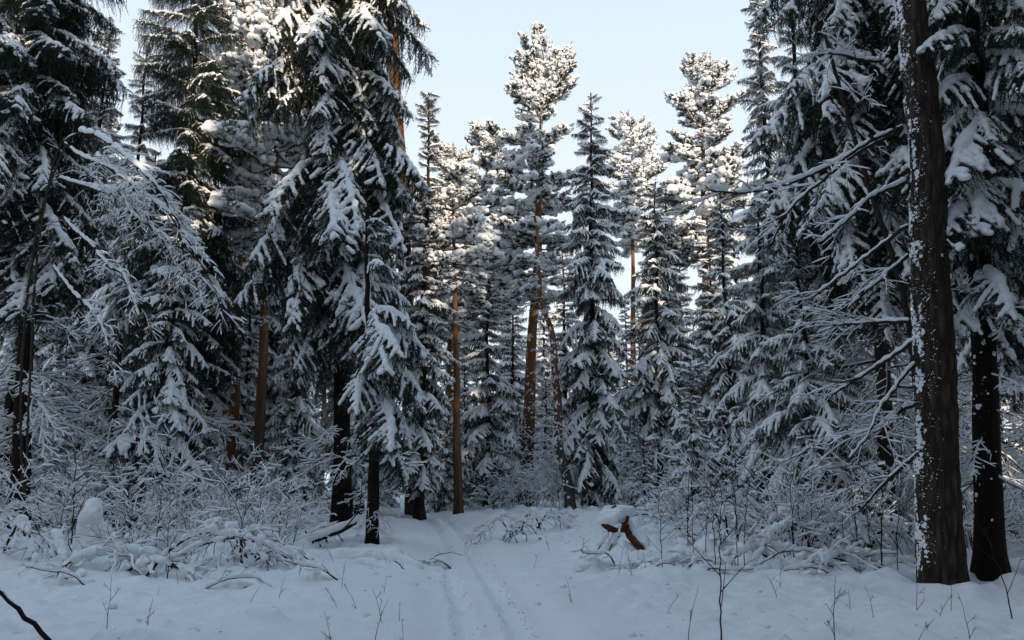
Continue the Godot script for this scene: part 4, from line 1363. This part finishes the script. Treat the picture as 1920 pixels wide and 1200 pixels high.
	# snow-buried stumps and lumps of the left thicket
	for q in [["snow_covered_stump", "tall bottle-shaped lump of snow over a stump in the left thicket", "stump", 165, 14.6, [[0, 0.0, 0.30, 0.34], [0.0, 0.30, 0.24, 0.24], [-0.04, 0.62, 0.15, 0.17], [-0.05, 0.82, 0.12, 0.12], [0.35, -0.05, 0.2, 0.2]]],
			["snow_covered_stump", "broad rounded snow mound over a stump in the left thicket", "stump", 262, 16.0, [[0, 0.1, 0.30, 0.3], [0.5, 0.22, 0.26, 0.26], [0.9, 0.1, 0.25, 0.25], [-0.4, 0.0, 0.3, 0.3]]],
			["snow_covered_stump", "low flat snow mound at the left edge below the trunks", "stump", 60, 15.2, [[0, 0.0, 0.3, 0.3], [0.5, 0.05, 0.25, 0.2], [-0.5, 0.0, 0.25, 0.2]]],
			["snow_covered_stump", "snow mound behind the arched saplings by the path", "stump", 1000, 19.6, [[0, -0.12, 0.3, 0.3], [0.5, -0.1, 0.3, 0.25], [-0.4, -0.12, 0.26, 0.2]]],
			["snow_covered_stump", "snow mound with dark gaps below the right thicket", "stump", 1395, 16.4, [[0, 0.0, 0.28, 0.3], [0.5, 0.08, 0.2, 0.2], [-0.55, -0.02, 0.25, 0.2]]]]:
		var t := thing(q[0], q[1], q[2], on_ground(q[3], q[4]))
		var caps := []
		for c in q[5]:
			caps.append([Vector3(c[0], c[1], 0.0), Vector3(float(c[0]) + 0.06, c[1], rng.randf_range(-0.2, 0.2)), c[2], c[3]])
		blob(t, caps, 0.035, 0.16, 0.06, 2.6, int(q[3]), "snow_cap")
		for i in 4:
			var a := rng.randf_range(-0.7, 0.7)
			limb(t, "twig", PackedVector3Array([t.position + Vector3(a, 0.0, 0.25), t.position + Vector3(a + rng.randf_range(-0.2, 0.2), 0.22, 0.36), t.position + Vector3(a + rng.randf_range(-0.4, 0.4), 0.30, 0.5)]), 0.010, 0.005, 0.008, 3, 0.3, 980 + i + int(q[3]))

	# thick bare stick in the lower left corner
	var stick := thing("fallen_stick", "thick bare stick slanting out of the lower left corner", "stick", on_ground(20, 6.9))
	limb(stick, "stick", PackedVector3Array([far_at(-60, 1070, 6.9), far_at(0, 1112, 6.85), far_at(48, 1158, 6.8), far_at(84, 1192, 6.8), far_at(104, 1222, 6.8)]), 0.016, 0.021, 0.010, 0, 0.2, 990, 0.1, Color(0.05, 0.03, 0.026))

	# bare saplings and twigs in the clearing
	twig("tall bare forked sapling in front, right of the middle at the bottom edge", 1354, 7.5, 1.55, Vector3(0.10, 0, -0.1), 6, 0.009, 1)
	twig("bare forked twig near the bottom edge in front of the massive pine", 1566, 7.9, 0.62, Vector3(0.05, 0, 0), 4, 0.006, 2)
	twig("short dark upright twig in front of the left thicket", 312, 12.2, 0.52, Vector3(0.02, 0, 0), 4, 0.011, 3)
	twig("thin twig with snow crumbs in front of the black spruce trunk", 1900, 8.9, 1.25, Vector3(-0.42, 0, 0.1), 4, 0.008, 4)
	twig("tall dark sapling stem left of the bowed birch's foot", 130, 15.2, 2.0, Vector3(-0.15, 0, 0), 6, 0.018, 5)
	twig("bare upright stem in the middle of the right thicket", 1490, 13.8, 1.8, Vector3(0.1, 0, 0), 6, 0.010, 6)
	twig("bare stem leaning in front of the massive pine's left side", 1656, 12.9, 2.1, Vector3(0.35, 0, 0), 6, 0.014, 7)
	for i in 16:
		var px: float = [1000, 1160, 1186, 1212, 1030, 275, 700, 560, 1760, 1640, 1720, 1820, 1290, 1460, 200, 640][i]
		var d: float = [14.5, 12.6, 12.4, 12.8, 16.8, 8.6, 7.9, 12.4, 9.0, 9.2, 9.6, 8.2, 8.0, 10.4, 8.8, 11.4][i]
		twig("tall bare %s twig in the %s snow before %s" % [["forked", "twice forked", "thrice forked"][i % 3], "nearest" if d < 9.0 else "open" if d < 12.5 else "farther", landmark(px)], px, d, rng.randf_range(0.22, 0.55), Vector3(rng.randf_range(-0.15, 0.15), 0, rng.randf_range(-0.1, 0.1)), 1 + i % 3, 0.0045, 20 + i, "thin twigs in the clearing", "bare_twig", "twig")
	for i in 18:                                     # tall thin saplings before the right thicket, a few before the left
		var px := rng.randf_range(1235, 1700) if i < 13 else rng.randf_range(90, 500)
		var d := rng.randf_range(12.3, 15.5)
		twig("tall thin %s sapling stem %s before %s" % [["straight", "leaning", "forked"][i % 3], "near the clearing" if d < 13.8 else "set back", landmark(px)], px, d, rng.randf_range(1.2, 2.5), Vector3(rng.randf_range(-0.12, 0.12) + (0.35 if i % 3 == 1 else 0.0), 0, rng.randf_range(-0.1, 0.1)), 5 + i % 4, 0.0085, 200 + i, "tall thin saplings before the thickets")
	for i in 34:
		var d := rng.randf_range(7.6, 15.0)
		var px := rng.randf_range(20, 1890)
		var p := on_ground(px, d)
		if absf(p.x - path_x(d)) < 0.9 or (px > 1690 and px < 1900 and d > 10.5):
			continue
		twig("short thin %s twig in the %s snow before %s" % [["unforked", "forked", "twice forked"][i % 3], "nearest" if d < 9.5 else "open" if d < 12.0 else "farther", landmark(px)], px, d, rng.randf_range(0.10, 0.42), Vector3(rng.randf_range(-0.2, 0.2), 0, rng.randf_range(-0.15, 0.15)), i % 3, 0.0042, 60 + i, "thin twigs in the clearing", "bare_twig", "twig")
	for q in [[430, 11.6, 0.9, "lone bent stick half buried in front of the left thicket"], [250, 12.4, 0.7, "half-buried stick below the bottle-shaped snow lump"], [600, 12.0, 0.8, "half-buried stick in front of the brush pile's left end"], [120, 11.8, 0.8, "half-buried snowy stick at far left in the clearing"], [1120, 13.8, 0.8, "half-buried dark stick left below the broken log"], [1260, 13.2, 1.0, "half-buried forked stick right below the broken log"], [1345, 12.6, 0.8, "half-buried stick left of the tall front sapling"], [1450, 13.0, 1.3, "long snowy stick lying before the right thicket"], [1540, 12.4, 1.1, "snowy stick lying left of the massive pine's foot"], [1620, 13.2, 0.9, "short snowy stick close to the massive pine's foot"], [820, 15.4, 0.6, "small half-buried stick at the path's left rim"], [330, 13.4, 1.1, "snowy arched stick in the middle of the left foreground"]]:
		var st := thing("half_buried_stick", q[3], "stick", on_ground(q[0], q[1]))
		var a := rng.randf_range(-0.6, 0.6) + (PI if rng.randf() < 0.5 else 0.0)
		var dir := Vector3(cos(a), 0, sin(a)) * float(q[2])
		var o2 := st.position
		var up := rng.randf_range(0.02, 0.30)
		var kink := Vector3(rng.randf_range(-0.1, 0.1), rng.randf_range(-0.05, 0.08), rng.randf_range(-0.12, 0.12))
		limb(st, "stick", PackedVector3Array([o2 - dir * 0.5 + Vector3(0, -0.10, 0), o2 - dir * 0.15 + Vector3(0, 0.04 + up * 0.3, 0) + kink, o2 + dir * 0.2 + Vector3(0, 0.05 + up * 0.7, 0.04) - kink * 0.5, o2 + dir * 0.6 + Vector3(0, up, 0.08) + kink]), 0.014, 0.006, 0.030, 7, 0.3, 1300 + int(q[0]), 0.04, TWIG * 0.7)
		blob(st, [[Vector3(0, -0.08, -0.12) - dir * 0.35, Vector3(0, -0.06, -0.1) + dir * 0.1, 0.12, 0.15], [Vector3(0, -0.08, -0.1) + dir * 0.1, Vector3(0, -0.1, -0.05) + dir * 0.45, 0.15, 0.09]], 0.03, 0.08, 0.05, 4.0, int(q[0]), "snow_drift")
	litter(rng)
	var arc := thing("bent_twig", "single thin twig arching over the ski grooves left of the path", "twig", on_ground(806, 17.0))
	limb(arc, "stem", PackedVector3Array([far_at(804, 1052, 17.0), far_at(826, 1039, 16.9), far_at(846, 1036, 16.8), far_at(868, 1041, 16.7)]), 0.010, 0.004, 0.002, 0, 0.2, 995)
	var sprig := thing("spruce_sprig", "small dark sprig lying half buried in the snow right of the grooves", "twig", on_ground(1095, 12.6))
	limb(sprig, "twig", PackedVector3Array([far_at(1070, 1116, 12.6), far_at(1090, 1112, 12.7), far_at(1112, 1104, 12.8)]), 0.012, 0.006, 0.012, 6, 0.25, 996)
